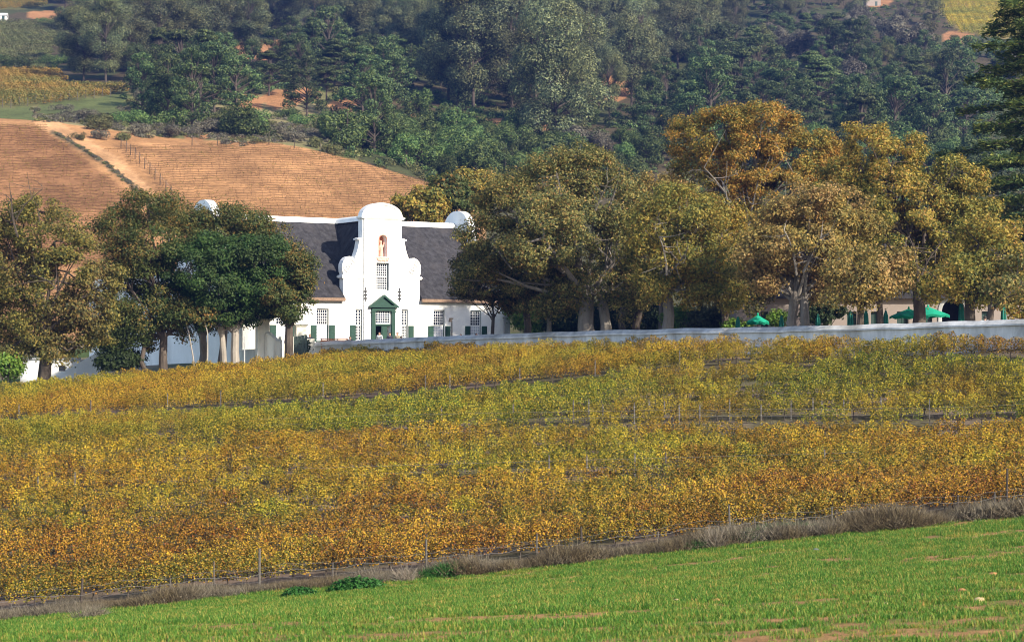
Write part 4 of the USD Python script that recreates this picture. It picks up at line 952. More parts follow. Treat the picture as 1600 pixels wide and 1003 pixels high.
tree('oak_tree', 'gold green oak with forked grey trunk right of the great oak', 1040, 133, [(1062, 322, 54, 34), (1022, 352, 32, 42), (1098, 352, 44, 36), (1078, 402, 56, 40), (1030, 416, 34, 38), (1118, 420, 44, 36), (1135, 360, 36, 34), (1010, 390, 36, 36), (1062, 456, 46, 26), (1128, 462, 34, 26)],
     M['oak_b'], M['bark_grey'], .40, 425, seed=25, bareb=((1042, 430, 1030, 370, .10), (1045, 425, 1075, 385, .08)))
tree('plane_tree', 'tallest orange plane tree rising behind the row, top of the group', 1165, 151, [(1085, 212, 44, 30), (1132, 200, 48, 30), (1190, 190, 46, 28), (1215, 212, 44, 34), (1105, 258, 52, 40), (1165, 250, 66, 46), (1245, 250, 66, 42), (1292, 278, 54, 40), (1330, 305, 44, 36), (1215, 300, 70, 40), (1140, 305, 52, 36), (1280, 225, 34, 24), (1265, 320, 50, 34), (1160, 350, 60, 40), (1235, 360, 60, 40), (1310, 350, 50, 40)],
     M['oak_c'], M['bark_grey'], .55, 400, seed=26, cr=.8, holes=.22, bareb=((1150, 380, 1130, 290, .14), (1165, 380, 1185, 280, .13), (1150, 330, 1100, 262, .09), (1180, 340, 1240, 270, .1)))
tree('oak_tree', 'brown shaded oak below the tall orange plane tree', 1132, 140, [(1140, 395, 44, 36), (1165, 425, 46, 36), (1120, 440, 36, 30), (1155, 462, 46, 24), (1190, 400, 36, 30)], M['oak_d'], M['bark'], .3, 478, seed=27)
tree('plane_tree', 'pinkish gold plane tree with two grey trunks over the closed umbrellas', 1243, 125, [(1258, 330, 56, 30), (1222, 352, 46, 36), (1300, 352, 52, 36), (1200, 388, 40, 34), (1262, 388, 62, 40), (1318, 400, 46, 40), (1225, 428, 56, 30), (1290, 440, 56, 28), (1185, 440, 30, 24), (1330, 340, 40, 40), (1270, 310, 44, 26), (1175, 405, 34, 30)],
     M['oak_e'], M['bark_grey'], .34, 455, seed=28, trunks=((1258, 1256, 455, .32),), bareb=((1245, 430, 1225, 360, .10), (1255, 425, 1285, 365, .10)))
tree('plane_tree', 'broad yellow orange tree filling the right of the group between the paired open umbrellas', 1435, 136, [(1362, 228, 46, 34), (1405, 252, 46, 38), (1345, 262, 40, 36), (1450, 262, 48, 30), (1492, 272, 44, 30), (1395, 302, 54, 42), (1455, 312, 60, 44), (1512, 318, 34, 46), (1350, 322, 40, 40), (1420, 362, 66, 46), (1490, 372, 52, 46), (1372, 388, 46, 40), (1440, 420, 60, 36), (1500, 425, 42, 32), (1320, 290, 40, 36), (1340, 360, 44, 40), (1395, 430, 50, 30), (1530, 350, 34, 44), (1465, 455, 50, 18)],
     M['oak_b'], M['bark'], .46, 448, seed=29, cr=.75, bareb=((1435, 440, 1420, 370, .12), (1440, 430, 1480, 370, .10), (1470, 300, 1495, 255, .05), (1395, 280, 1380, 225, .05)))
tree('plane_tree', 'low reddish brown tree on twin trunks left of the open umbrella', 1345, 120.5, [(1345, 425, 44, 34), (1375, 440, 40, 28), (1330, 455, 36, 22), (1390, 410, 36, 32)], M['oak_e'], M['bark'], .24, 468, seed=30, trunks=((1370, 1374, 465, .22),))
tree('oak_tree', 'yellow green tree on a dark trunk near the right end of the wall', 1515, 119, [(1530, 380, 40, 44), (1500, 440, 46, 30), (1548, 430, 34, 40), (1525, 465, 34, 20), (1570, 400, 34, 50)], M['oak_b'], M['bark'], .34, 470, seed=31)
tree('oak_tree', 'rightmost tree of the wall row on a leaning dark trunk', 1549, 116, [(1575, 460, 34, 24), (1590, 425, 30, 40), (1550, 462, 24, 18)], M['oak_a'], M['bark'], .22, 476, seed=32)
tree('autumn_tree', 'rust tinted tree topping out between the great oak and the orange plane', 1035, 165, [(1030, 290, 34, 24), (1010, 305, 30, 26), (1055, 300, 26, 24), (1025, 330, 40, 30)], M['oak_e'], M['bark_grey'], .3, 420, seed=33)
for k, (px, d_, ma, lab, bl) in enumerate([(975, 163, 'oak_a', 'olive oak filling the gap behind the great oak and the forked oak', [(975, 360, 44, 44), (1000, 420, 44, 40), (960, 440, 40, 40)]), (1095, 164, 'oak_a', 'dull olive oak behind the forked grey trunk', [(1085, 400, 46, 40), (1120, 380, 40, 36), (1100, 440, 50, 34)]),
        (1185, 160, 'oak_d', 'brown oak crown behind the two grey trunks', [(1190, 380, 50, 40), (1225, 410, 50, 40), (1180, 430, 40, 26)]), (1320, 158, 'oak_b', 'dull gold tree between the twin trunks and the broad yellow tree', [(1320, 350, 50, 44), (1340, 400, 50, 40), (1300, 420, 46, 34)]),
        (1400, 157, 'oak_e', 'brownish tree above the paired open umbrellas', [(1400, 400, 56, 40), (1440, 380, 50, 40), (1410, 435, 50, 22)]), (1500, 156, 'oak_a', 'olive tree behind the right end of the pink building', [(1500, 350, 46, 44), (1540, 370, 40, 50), (1510, 410, 56, 34)]), (820, 149, 'oak_d', 'dark oak close behind the left half of the great oak', [(806, 410, 46, 40), (840, 420, 50, 40), (795, 455, 34, 26)])]):
    tree('oak_tree', lab, px, d_, bl, M[ma], M['bark'], .3, 470, seed=140 + k, lpc=105, leaf=.25)
for k, (px, py, rx, ry, lab) in enumerate([(655, 318, 36, 24, 'olive gold treetop just right of the round house gable'), (700, 300, 34, 26, 'yellow green treetop behind the right roof ridge'), (738, 290, 30, 26, 'orange green treetop rising left above the great oak')]):
    tree('autumn_tree', lab, px, 200 + k * 3, [(px, py, rx, ry), (px - 14, py + 16, rx * .7, ry * .8), (px + 16, py + 14, rx * .7, ry * .8)], M['oak_b' if k != 1 else 'green_brown'], M['bark_grey'], .3, 400, seed=40 + k, leaf=.3)
# left of the house
tree('oak_tree', 'olive gold oak at the left picture edge with bare upper limbs', 68, 140, [(25, 352, 50, 34), (85, 378, 56, 38), (20, 410, 56, 44), (105, 425, 50, 42), (55, 455, 66, 44), (140, 472, 36, 40), (25, 500, 56, 40), (110, 520, 44, 30), (-40, 420, 60, 70), (60, 330, 34, 22), (55, 525, 60, 32), (10, 548, 44, 24), (105, 548, 40, 20), (155, 505, 36, 40), (160, 445, 34, 40)],
     M['oak_f'], M['bark'], .45, 500, seed=51, cr=.9, holes=.24, bareb=((28, 370, 18, 305, .10), (25, 345, 66, 296, .06), (40, 430, 90, 455, .08)))
tree('oak_tree', 'brown green oak at the left corner of the house on a forked trunk', 256, 149, [(188, 352, 40, 32), (232, 328, 44, 30), (180, 398, 36, 40), (230, 385, 52, 44), (200, 450, 36, 42), (255, 445, 46, 42), (290, 492, 36, 30), (225, 495, 34, 28), (178, 500, 36, 40), (205, 530, 40, 20), (175, 540, 34, 16), (265, 515, 30, 20)],
     M['green_brown'], M['bark'], .34, 520, seed=52, trunks=((232, 228, 530, .2),))
tree('oak_tree', 'green brown oak whose crown covers the left half of the thatched roof', 316, 156, [(270, 334, 36, 22), (318, 354, 46, 22), (368, 352, 48, 32), (412, 380, 44, 38), (335, 385, 56, 44), (450, 415, 38, 40), (400, 425, 50, 40), (290, 380, 40, 40), (300, 500, 36, 22), (335, 495, 36, 20)],
     M['green_brown'], M['bark_grey'], .34, 520, seed=53, trunks=((345, 352, 500, .3),), bareb=((405, 420, 412, 385, .06), (430, 412, 446, 402, .05)))
tree('green_tree', 'dark green leafy tree on a pale forked trunk before the left roof', 368, 150, [(290, 418, 46, 32), (340, 400, 50, 36), (398, 400, 46, 36), (425, 440, 46, 34), (345, 450, 64, 34), (330, 490, 50, 22), (390, 492, 34, 16), (265, 492, 34, 24), (275, 462, 34, 30), (400, 472, 50, 26), (320, 480, 40, 18)],
     M['green_tree'], M['bark_pale'], .34, 505, seed=54, leaf=.17, cr=.75, spacing=.95, trunks=((350, 346, 510, .25),))
tree('oak_tree', 'round oak beside the gateway with rusty right edge hiding a window', 452, 149.3, [(455, 425, 38, 32), (470, 458, 26, 30), (436, 462, 34, 26), (448, 492, 20, 12)], M['green_brown'], M['bark'], .36, 500, seed=55, leaf=.17, cr=.7, spacing=.9)
for px, sd, lab in ((307, 61, 'thin pale leaning stem left of the green tree'), (323, 62, 'thin pale upright stem under the green brown oak')):
    b = P(px, 0, 147); z = z1(b[0], 147); t = thing('young_tree', lab, 'tree', (b[0], 147, z)); r = np.random.default_rng(sd); m = MB()
    tp = np.array([-.55 if sd == 61 else .1, .1, 3.6]); m.tube([[0, 0, -.2], tp * .5 + [.06, 0, 0], tp], [.075, .06, .05], 6); m.tube(bez(tp, tp + [-.4, 0, 1.4], np.zeros(3), 5), np.linspace(.05, .02, 5), 5, False); m.build('trunk', M['bark_pale'], t)
    B = [(tp + [-.3, 0, 1.2], np.array([.9, .9, .7]))]; me, C = crown(r, B, .5, .6, 40, .2); obj('crown', me, M['green_brown'], t)
def bush(name, label, px, py, rx, ry, d, ma, seed, cat='bush', leaf=.2, lpc=46, cr=.5, group=None, zbase=None):
    r = np.random.default_rng(seed); s_ = d / F; c = P(px, py, d); zb = z1(c[0], d) if zbase is None else zbase
    t = thing(name, label, cat, (c[0], d, zb), 0, group); c0 = c - [c[0], d, zb]
    B = [(c0 + [r.normal(0, .3) * rx * s_, r.normal(0, .3) * rx * s_, r.normal(0, .15) * ry * s_], np.array([rx * .7, rx * .7, ry * .8]) * s_) for _ in range(4)] + [(c0, np.array([rx, rx, ry]) * s_ * .8)]
    me, C = crown(r, B, cr, cr * 1.1, lpc, leaf, .1); m = MB()
    for k in range(5): q = C[r.integers(0, len(C))]; m.tube(bez(np.array([0, 0, -.1]), q, r.normal(0, .2, 3), 5), np.linspace(.05, .015, 5), 4, False)
    m.build('stem', M['bark'], t); obj('foliage', me, ma, t)
    return t
bush('bush', 'bright green rounded bush at the left picture edge before the white shed', 10, 572, 30, 22, 139, M['bush_bright'], 71)
bush('bush', 'dark bush in the shade beneath the tall left window', 190, 562, 34, 16, 149, M['bush_dark'], 72)
bush('bush', 'dark clipped bush in the gateway between the piers', 470, 542, 12, 14, 156, M['bush_dark'], 73)
for k, (px, py, rx, ry, d, ma, lab) in enumerate([(825, 500, 30, 24, 172, 'bush_bright', 'bright green shrub between the house corner and the slender tree'), (880, 505, 40, 26, 170, 'bush_dark', 'dark shrub behind the slender pale trunk'), (960, 500, 44, 30, 168, 'bush_dark', 'dark shrub mass behind the trunk of the great oak'),
        (1062, 500, 26, 24, 160, 'bush_bright', 'bright green shrub right of the forked grey trunk'), (1105, 498, 30, 24, 158, 'scrub_olive', 'brownish shrub left of the first open umbrella'), (1150, 512, 20, 12, 140, 'bush_bright', 'low bright shrub left of the small open umbrella'),
        (1288, 492, 30, 20, 136, 'bush_dark', 'dark shrub in front of the pink wall right of the twin trunks'), (1590, 480, 24, 26, 125, 'oak_b', 'yellowish shrub at the right end of the pink building'), (1010, 500, 34, 28, 172, 'bush_dark', 'dark shrub left of the forked grey trunk'), (1216, 500, 14, 14, 138, 'bush_bright', 'small green shrub beside the folded umbrella')]):
    bush('bush', lab, px, py, rx, ry, d, M[ma], 80 + k)

# conifer at the right edge
cb = P(1645, 540, 152)
ct = thing('conifer_tree', 'dark layered conifer reaching in from the right picture edge', 'tree', (cb[0], 152, z1(cb[0], 152)))
rc = np.random.default_rng(90); m = MB(); m.tube([[0, 0, -.3], [0, 0, 10], [0, 0, 21], [0, 0, 42]], [.6, .5, .4, .08], 8)
LV, NV = [], []
for lv, z in enumerate(np.arange(3.4, 40.5, 1.5)):
    R = 8.4 * (1 - (z / 48) ** 2.0) * (1 if z > 6 else .75)
    for k in range(7):
        a = lv * 1.1 + k * 2 * np.pi / 7 + rc.normal(0, .18); L = R * rc.uniform(.6, 1.25); dv = np.array([math.cos(a), math.sin(a), 0])
        t = np.linspace(0, 1, 9); p = dv * (t * L)[:, None] + np.c_[t * 0, t * 0, z + .10 * L * t - .26 * L * t ** 2 + .10 * L * t ** 4]
        m.tube(p, np.linspace(.11, .02, 9), 4, False)
        n = int(60 * L); tt = rc.uniform(.15, 1.02, n); q = np.stack([np.interp(tt, t, p[:, j]) for j in range(3)], 1)
        sd = np.array([-dv[1], dv[0], 0]); wd = .55 * (1.1 - tt) * L * .45 + .25
        q = q + sd * (rc.uniform(-1, 1, n) * wd)[:, None] + np.c_[np.zeros((n, 2)), rc.normal(-.05, .2, n)]
        LV.append(q); NV.append(np.c_[rc.normal(0, .4, (n, 2)), 1 + rc.normal(0, .35, n)])
LV, NV = np.vstack(LV), np.vstack(NV)
m.build('trunk', M['bark'], ct); obj('crown', leaves(rc, LV, NV, rc.uniform(.32, .7, len(LV)), .36, .1), M['conifer'], ct)

# ------------------------------------------------------------------ the wooded hillside
def lobed(r, lobes, leaf, per, tr, h0, top, squash=1.0, droop=0.0):
    """Small far tree: rounded lobes of leaves round a trunk with limbs. Returns (trunk, crown) meshes."""
    V, Fs, n = [], [], 0; m = MB()
    lean = r.normal(0, .03, 2)
    m.tube([[0, 0, -1.5], [lean[0] * h0, lean[1] * h0, h0], [lean[0] * top, lean[1] * top, top * .82]], [tr, tr * .75, tr * .25], 6)
    for c, rad in lobes:
        c = np.asarray(c, float); k = int(per * rad * rad); u = unit(r.normal(size=(k, 3))); u = u[(u[:, 2] > -.45) | (r.uniform(0, 1, k) < .45)]
        f = r.uniform(.7, 1.03, len(u)) + .18 * (meshkit.fbm(u * 2.5 + c * .3, 3, 2) - .5) * 2
        p = c + u * [1, 1, squash] * rad * f[:, None]; p[:, 2] -= droop * np.hypot(p[:, 0], p[:, 1])
        v, fc = leaves(r, p, u + [0, 0, .3] + r.normal(0, .30, p.shape), r.uniform(.6, 1.4, len(p)) * leaf, .7, .14)
        V.append(v); Fs.append(fc + n); n += len(v)
        z = min(c[2] - rad * .3, top * .8); s_ = np.array([lean[0] * z, lean[1] * z, max(h0 * .6, z * .7)])
        m.tube(bez(s_, c, r.normal(0, .3, 3), 5), np.linspace(tr * .4, tr * .12, 5), 4, False)
    return m.get(), (np.vstack(V), np.vstack(Fs))
def euc(seed):
    r = np.random.default_rng(seed); H = r.uniform(23, 27); L = []
    for k in range(34):
        z = r.uniform(.20, .97) * H; w = 5.6 * math.sin(math.pi * np.clip((z / H - .10) / .95, .05, 1)) + .6; a = r.uniform(0, 6.28); q = w * math.sqrt(r.uniform(.15, 1))
        L.append(((q * math.cos(a), q * math.sin(a), z), r.uniform(1.5, 2.9)))
    return lobed(r, L, .36, 125, .30, H * .35, H, .95)
def bigeuc(seed):
    r = np.random.default_rng(seed); H = r.uniform(25, 29); L = []
    for k in range(44):
        z = r.uniform(.10, .97); w = 8.6 * math.sin(math.pi * np.clip((z - .02) / 1.02, .05, 1)) ** .8 + .5; a = r.uniform(0, 6.28); q = w * math.sqrt(r.uniform(.2, 1))
        L.append(((q * math.cos(a), q * math.sin(a), z * H), r.uniform(1.7, 3.3)))
    return lobed(r, L, .36, 112, .4, H * .3, H, .92)
def pine(seed):
    r = np.random.default_rng(seed); H = r.uniform(12, 17); L = []; sk = r.normal(0, .8, 2)
    for k in range(40):
        z = r.uniform(.14, .97); w = 4.8 * (1 - z ** 2.2) ** .6 * (.7 + .5 * r.uniform()) + .3; a_ = r.uniform(0, 6.28); q = w * r.uniform(.4, 1) ** .7
        L.append(((q * math.cos(a_) + sk[0] * z, q * math.sin(a_) + sk[1] * z, z * H + q * .12), r.uniform(.8, 1.7)))
    return lobed(r, L, .38, 100, .3, H * .15, H, .62, -.05)
def cedar(seed):
    r = np.random.default_rng(seed); H = r.uniform(12, 15); L = []
    for z in np.sort(r.uniform(.2, 1.0, 9)) * H:
        R = (6.0 * (1 - (z / H) ** 2.2) + .8) * r.uniform(.6, 1.15)
        for k in range(r.integers(3, 7)):
            a = r.uniform(0, 6.28); q = R * r.uniform(.3, 1); L.append(((q * math.cos(a), q * math.sin(a), z + r.normal(0, .15)), r.uniform(1.1, 1.8)))
    return lobed(r, L, .4, 95, .35, H * .2, H, .28, .02)
def roundt(seed, H=7.5, W=4.2, leaf=.36):
    r = np.random.default_rng(seed); L = []
    for k in range(15):
        a = r.uniform(0, 6.28); z = r.uniform(.22, .85); q = W * .72 * math.sin(math.pi * (z * .8 + .12)) * math.sqrt(r.uniform(.1, 1)); L.append(((q * math.cos(a), q * math.sin(a), z * H), r.uniform(1.0, 1.9) * W / 4.2))
    return lobed(r, L, leaf, 120, .2, H * .2, H, .85)
def scrub(seed, H=3.0, W=2.6):
    r = np.random.default_rng(seed); L = [((r.normal(0, W * .4), r.normal(0, W * .4), H * r.uniform(.2, .65)), W * r.uniform(.3, .55)) for k in range(9)]
    return lobed(r, L, .30, 130, .08, H * .1, H * .8, .8)
KINDS = {  # kind: (name, words, builder, variants, leaf, bark, category)
 'euc': ('eucalyptus_tree', 'tall bluish eucalyptus', euc, 5, 'euc', 'bark', 'tree'), 'bigeuc': ('eucalyptus_tree', 'broad bluish eucalyptus', bigeuc, 3, 'euc', 'bark', 'tree'), 'pine': ('pine_tree', 'dark green pine', pine, 5, 'pine', 'bark', 'tree'),
 'cedar': ('cedar_tree', 'flat layered conifer', cedar, 4, 'cedar', 'bark', 'tree'), 'round': ('broadleaf_tree', 'rounded green tree', roundt, 5, 'round_green', 'bark', 'tree'),
 'grey': ('bare_tree', 'grey twiggy tree', lambda s: roundt(s, 8.5, 4.4, .42), 3, 'scrub_grey', 'bark_grey', 'tree'), 'yellow': ('yellowing_tree', 'yellow green tree', lambda s: roundt(s, 9, 4.0), 1, 'scrub_olive', 'bark', 'tree'),
 'scrubg': ('bush', 'grey dry scrub bush', scrub, 2, 'scrub_grey', 'bark', 'bush'), 'scrubo': ('bush', 'olive green scrub bush', scrub, 2, 'scrub_olive', 'bark', 'bush'), 'bushg': ('bush', 'dense dark green bush', lambda s: scrub(s, 3.2, 3.2), 2, 'round_green', 'bark', 'bush')}
place = []     # (kind, x, y, scale)
rf_ = np.random.default_rng(77)
def spot(kind, px, py, s_): b = at(px, py, 325); place.append((kind, b[0], b[1], s_))
# trees one can pick out
for px, py, s_ in ((868, 232, 1.2), (800, 172, 1.05), (715, 165, 1.1), (905, 140, 1.0), (760, 110, 1.05), (985, 95, .95), (1070, 95, 1.0), (640, 95, .8), (560, 75, .75), (260, 105, .85), (180, 112, .8), (340, 95, .85), (850, 90, 1.0), (680, 70, .9)): spot('bigeuc', px, py, s_)
for px, py, s_ in ((838, 206, 1.0), (392, 98, 1.0), (492, 62, 1.05), (560, 92, .95), (740, 170, 1.3), (700, 160, 1.2), (770, 120, 1.3), (640, 100, .9), (545, 45, 1.0), (610, 60, 1.0), (920, 150, 1.1), (945, 100, 1.2), (1000, 120, 1.1), (1060, 112, 1.1), (1100, 100, 1.0), (1150, 72, .8),
                   (130, 128, .85), (165, 132, .9), (205, 128, .95), (245, 120, 1.0), (285, 112, 1.05), (325, 105, 1.05), (120, 100, .8), (360, 80, 1.05), (440, 60, 1.0), (185, 100, .9), (230, 85, 1.0), (300, 70, 1.0), (520, 20, .9)): spot('euc', px, py, s_)
for px, py, s_ in ((222, 186, .85), (262, 192, .95), (300, 200, 1.0), (250, 168, .9), (335, 178, 1.15), (370, 180, 1.0), (345, 150, 1.1), (310, 160, .9), (585, 240, 1.0), (1040, 190, 1.0), (1075, 200, 1.0), (1110, 165, 1.1), (1200, 185, .9), (1225, 190, 1.0), (1330, 215, 1.1), (1395, 225, 1.1), (1300, 170, .9), (1090, 150, 1.0), (1460, 250, 1.1), (1150, 130, .9), (1250, 215, 1.0), (1510, 240, 1.1), (1400, 185, .9)): spot('pine', px, py, s_)
for px, py, s_ in ((420, 150, .9), (490, 112, 1.0), (425, 118, .7), (470, 95, .8), (510, 160, .75), (1160, 160, 1.0), (1205, 175, .9), (1280, 190, 1.0), (1480, 180, 1.1), (1530, 200, 1.1), (1450, 215, 1.0), (1350, 250, 1.0), (1260, 90, .8), (1200, 40, .9), (1570, 150, 1.0), (1430, 150, .9)): spot('cedar', px, py, s_)
for px, py, s_ in ((580, 165, 1.25), (605, 170, 1.1), (655, 178, .9), (590, 238, 1.2), (560, 232, 1.0), (625, 248, 1.1), (660, 262, .95), (690, 270, .9), (530, 225, .9), (500, 215, .8), (760, 265, 1.0), (790, 270, .8), (375, 213, .95), (400, 212, .8), (1030, 250, 1.2), (1010, 262, 1.1), (1085, 170, 1.0), (1395, 200, 1.2), (1250, 160, 1.0), (740, 250, 1.0), (830, 255, .9), (640, 215, 1.0), (1180, 215, 1.0), (1110, 225, 1.1), (920, 195, .8), (1350, 120, 1.0), (1560, 90, .9)): spot('round', px, py, s_)
for px, py, s_ in ((1250, 92, 1.1), (1335, 100, 1.1), (1300, 75, 1.0), (1395, 72, 1.2), (1410, 48, 1.0), (1330, 55, 1.0), (1365, 60, .9), (900, 250, .9), (935, 255, .8), (1465, 120, .9), (1345, 160, .8), (1280, 50, .9)): spot('grey', px, py, s_)
for px, py, s_ in ((1445, 72, 1.1), (1460, 40, 1.2), (1490, 85, .8), (1430, 25, 1.0), (1140, 90, .8)): spot('yellow', px, py, s_)
bank = []
for px, py, k, s_ in ((130, 190, 'scrubg', .9), (110, 184, 'scrubg', .8), (165, 196, 'scrubo', .9), (156, 205, 'scrubo', .9), (215, 195, 'bushg', 1.0), (240, 190, 'bushg', 1.15), (270, 198, 'bushg', 1.1), (185, 190, 'bushg', .7), (225, 212, 'scrubg', .9), (262, 214, 'scrubg', .9), (300, 212, 'scrubg', .8), (330, 208, 'scrubg', .9), (365, 206, 'bushg', 1.0), (390, 214, 'bushg', 1.2), (430, 212, 'scrubg', .9),
                      (455, 222, 'scrubg', .9), (470, 196, 'bushg', .9), (455, 186, 'bushg', .9), (495, 232, 'scrubo', .8), (520, 205, 'bushg', 1.0), (545, 215, 'bushg', 1.1), (515, 240, 'scrubo', .7), (120, 225, 'scrubo', .6), (195, 220, 'scrubo', .7), (150, 218, 'scrubg', .7), (100, 172, 'scrubg', .7), (345, 190, 'scrubo', .8), (415, 200, 'scrubo', .7), (880, 225, 'bushg', 1.0), (920, 175, 'bushg', 1.0), (895, 182, 'bushg', .9), (1060, 195, 'bushg', .9),
                      (70, 108, 'bushg', 1.2), (30, 108, 'bushg', 1.3), (95, 100, 'bushg', 1.0), (5, 106, 'bushg', 1.1), (70, 38, 'bushg', .8), (95, 32, 'scrubo', .9), (55, 112, 'scrubo', .9)): spot(k, px, py, s_)
# the rest of the wood, thinly random between them
ZONES = [('euc', Polygon([(100, 122), (370, 92), (540, 78), (640, 120), (700, 172), (900, 215), (1060, 150), (1130, 95), (1120, -45), (70, -45), (105, 60)]), 8.6, 125), ('pine', Polygon([(1000, 235), (1560, 268), (1560, 120), (1430, 95), (1200, 60), (1120, 110), (1000, 170)]), 7.6, 85),
         ('round', Polygon([(540, 235), (700, 282), (1000, 292), (1020, 235), (900, 240), (720, 215), (600, 205)]), 6.6, 52), ('cedar', Polygon([(385, 75), (640, 55), (650, 205), (400, 175)]), 6.2, 34), ('pine', Polygon([(190, 195), (400, 212), (400, 120), (200, 150)]), 6.5, 20), ('grey', Polygon([(1210, 100), (1420, 120), (1440, 40), (1250, 20)]), 8, 6), ('euc', Polygon([(1130, 60), (1420, 18), (1420, -45), (1130, -45)]), 9, 30), ('round', Polygon([(1080, 260), (1560, 292), (1560, 262), (1080, 225)]), 6.8, 40)]
import shapely
for kind, poly, gap, most in ZONES:
    x0, y0, x1, y1 = poly.bounds; n = 0
    for _ in range(1600):
        px, py = rf_.uniform(x0, x1), rf_.uniform(y0, y1)
        if n >= most: break
        if not poly.contains(Point(px, py)) or any(((px - ox) / (rx + 3)) ** 2 + ((py - 12 - oy) / (ry + 10)) ** 2 < 1 for (ox, oy), rx, ry in ORANGE): continue
        b = at(px, py, 335)
        if any((b[0] - q[1]) ** 2 + (b[1] - q[2]) ** 2 < (gap * (.75 + b[1] / 1900)) ** 2 for q in place): continue
        kk = kind
        if kind == 'cedar': kk = ['cedar', 'pine', 'round', 'pine'][rf_.integers(0, 4)]
        if kind == 'pine': kk = ['pine', 'round', 'pine', 'cedar', 'round', 'grey', 'pine', 'yellow'][rf_.integers(0, 8)]
        place.append((kk, b[0], b[1], rf_.uniform(.62, 1.25))); n += 1
# names for where each stands
def area(px, py):
    row = 'high' if py < 60 else 'midway' if py < 140 else 'low'
    w = ('beside the far left vineyards', 'above the bare orange slope', 'above the left house roof', 'above the right house roof', 'above the great oak', 'above the orange plane', 'below the yellow vineyard')[int(np.searchsorted([200, 420, 600, 760, 1000, 1340], px, 'right'))]
    return row + ' ' + w
PX = pix(np.array([[q[1], q[2], z1(q[1], q[2])] for q in place]))
groups = {}
for i, q in enumerate(place): groups.setdefault((KINDS[q[0]][1], area(*PX[i])), []).append(i)
labels = {}
for (words_, ar), ids in groups.items():
    ids = sorted(ids, key=lambda i: PX[i][0]); N_ = len(ids)
    for k, i in enumerate(ids):
        labels[i] = '%s %s' % (words_, ar) if N_ == 1 else ('%s %s, %s from left' % (words_, ar, ORD[k + 1] if k < 20 else '%d%s' % (k + 1, {1: 'st', 2: 'nd', 3: 'rd'}.get((k + 1) % 10, 'th'))))
labels[0] = 'largest bluish eucalyptus with stacked rounded clumps low above the great oak'
protos = {}
for i, (kind, x, y, s_) in enumerate(place):
    nm, words_, fn, nv, lf, bk, cat = KINDS[kind]; var = (i * 7 + i // 3) % nv; key = (kind, var)
    loc = (x, y, z1(x, y) - .3); rz = float(rf_.uniform(0, 360)); sc = (s_ * rf_.uniform(.82, 1.25), s_ * rf_.uniform(.82, 1.25), s_ * rf_.uniform(.9, 1.1))
    grp = 'trees on the wooded hillside' if cat == 'tree' else 'bushes on the hillside'
    if key not in protos:
        t = thing(nm, labels[i], cat, loc, rz, grp, None, sc); tm_, cm_ = fn(100 + 13 * var + len(kind) * 7)
        obj('trunk', tm_, M[bk], t); obj('crown', cm_, M[lf], t); protos[key] = t
    else: copy_of(protos[key], nm, labels[i], cat, loc, rz, grp, sc)

# undergrowth between the trees, scrub on the bank, grassy verge
def clump(r, n, rad, h, leaf): 
    u = unit(r.normal(size=(n, 3))); u[:, 2] = np.abs(u[:, 2]); p = u * [rad, rad, h] * r.uniform(.5, 1.05, (n, 1)); return leaves(r, p, u + r.normal(0, .5, (n, 3)), r.uniform(.6, 1.4, n) * leaf, .7)
ru = np.random.default_rng(31)
pro = [(clump(ru, 120, 1.3, 1.1, .38), M['round_green']), (clump(ru, 110, 1.1, 1.3, .36), M['pine']), (clump(ru, 110, 1.3, .9, .34), M['scrub_olive'])]
n = 5200; y = 342 + 480 * ru.uniform(0, 1, n) ** 1.25; x = ru.uniform(-.27, .29, n) * y
q = pix(np.c_[x, y, Z(x, y)]); ok = ~((q[:, 0] < 200) & (q[:, 1] < 200)) & ~((q[:, 0] < 520) & (q[:, 1] > 165))
ok &= ~shapely.contains(YELLOW, shapely.points(q[:, 0], q[:, 1]))
for (ox, oy), rx, ry in ORANGE: ok &= ((q[:, 0] - ox) / rx) ** 2 + ((q[:, 1] - oy) / ry) ** 2 > .8
x, y = x[ok], y[ok]; scatter('undergrowth', pro, np.c_[x, y, Z(x, y) - .15], ru.uniform(0, 6.28, len(x)), ru.uniform(.6, 1.6, len(x)), 'dark green undergrowth between the trees of the wooded hillside', 'undergrowth')
pro = [(clump(ru, 90, .6, .5, .22), M['scrub_grey']), (clump(ru, 90, .6, .45, .22), M['scrub_olive']), (clump(ru, 70, .5, .35, .2), M['dry_weed'])]
n = 5200; y = ru.uniform(334, 425, n); x = ru.uniform(-.28, -.06, n) * y; q = pix(np.c_[x, y, Z(x, y)])
ok = (q[:, 0] < 560) & (q[:, 1] > 158) & (meshkit.fbm(np.c_[x * .08, y * .08, x * 0], 3, 12) > .46) & (y > 340 + 4 * np.sin(x * .3))
for g in GREEN: ok &= ~shapely.contains(g, shapely.points(q[:, 0], q[:, 1]))
x, y = x[ok], y[ok]; scatter('bank_scrub', pro, np.c_[x, y, Z(x, y) - .1], ru.uniform(0, 6.28, len(x)), ru.uniform(.6, 1.7, len(x)), 'low dry grey scrub on the bank above the bare orange slope', 'scrub')
n = 900; ss = ru.uniform(0, 1, n); ln = np.array([DITCH.interpolate(t, True).coords[0] for t in ss])
pp = np.array([at(a + ru.normal(0, 2.2), b, 225) for a, b in ln[:260]]); scatter('ditch_scrub', pro, pp - [0, 0, .1], ru.uniform(0, 6.28, len(pp)), ru.uniform(.4, .9, len(pp)), 'dark weedy ditch running down beside the dirt track', 'scrub')

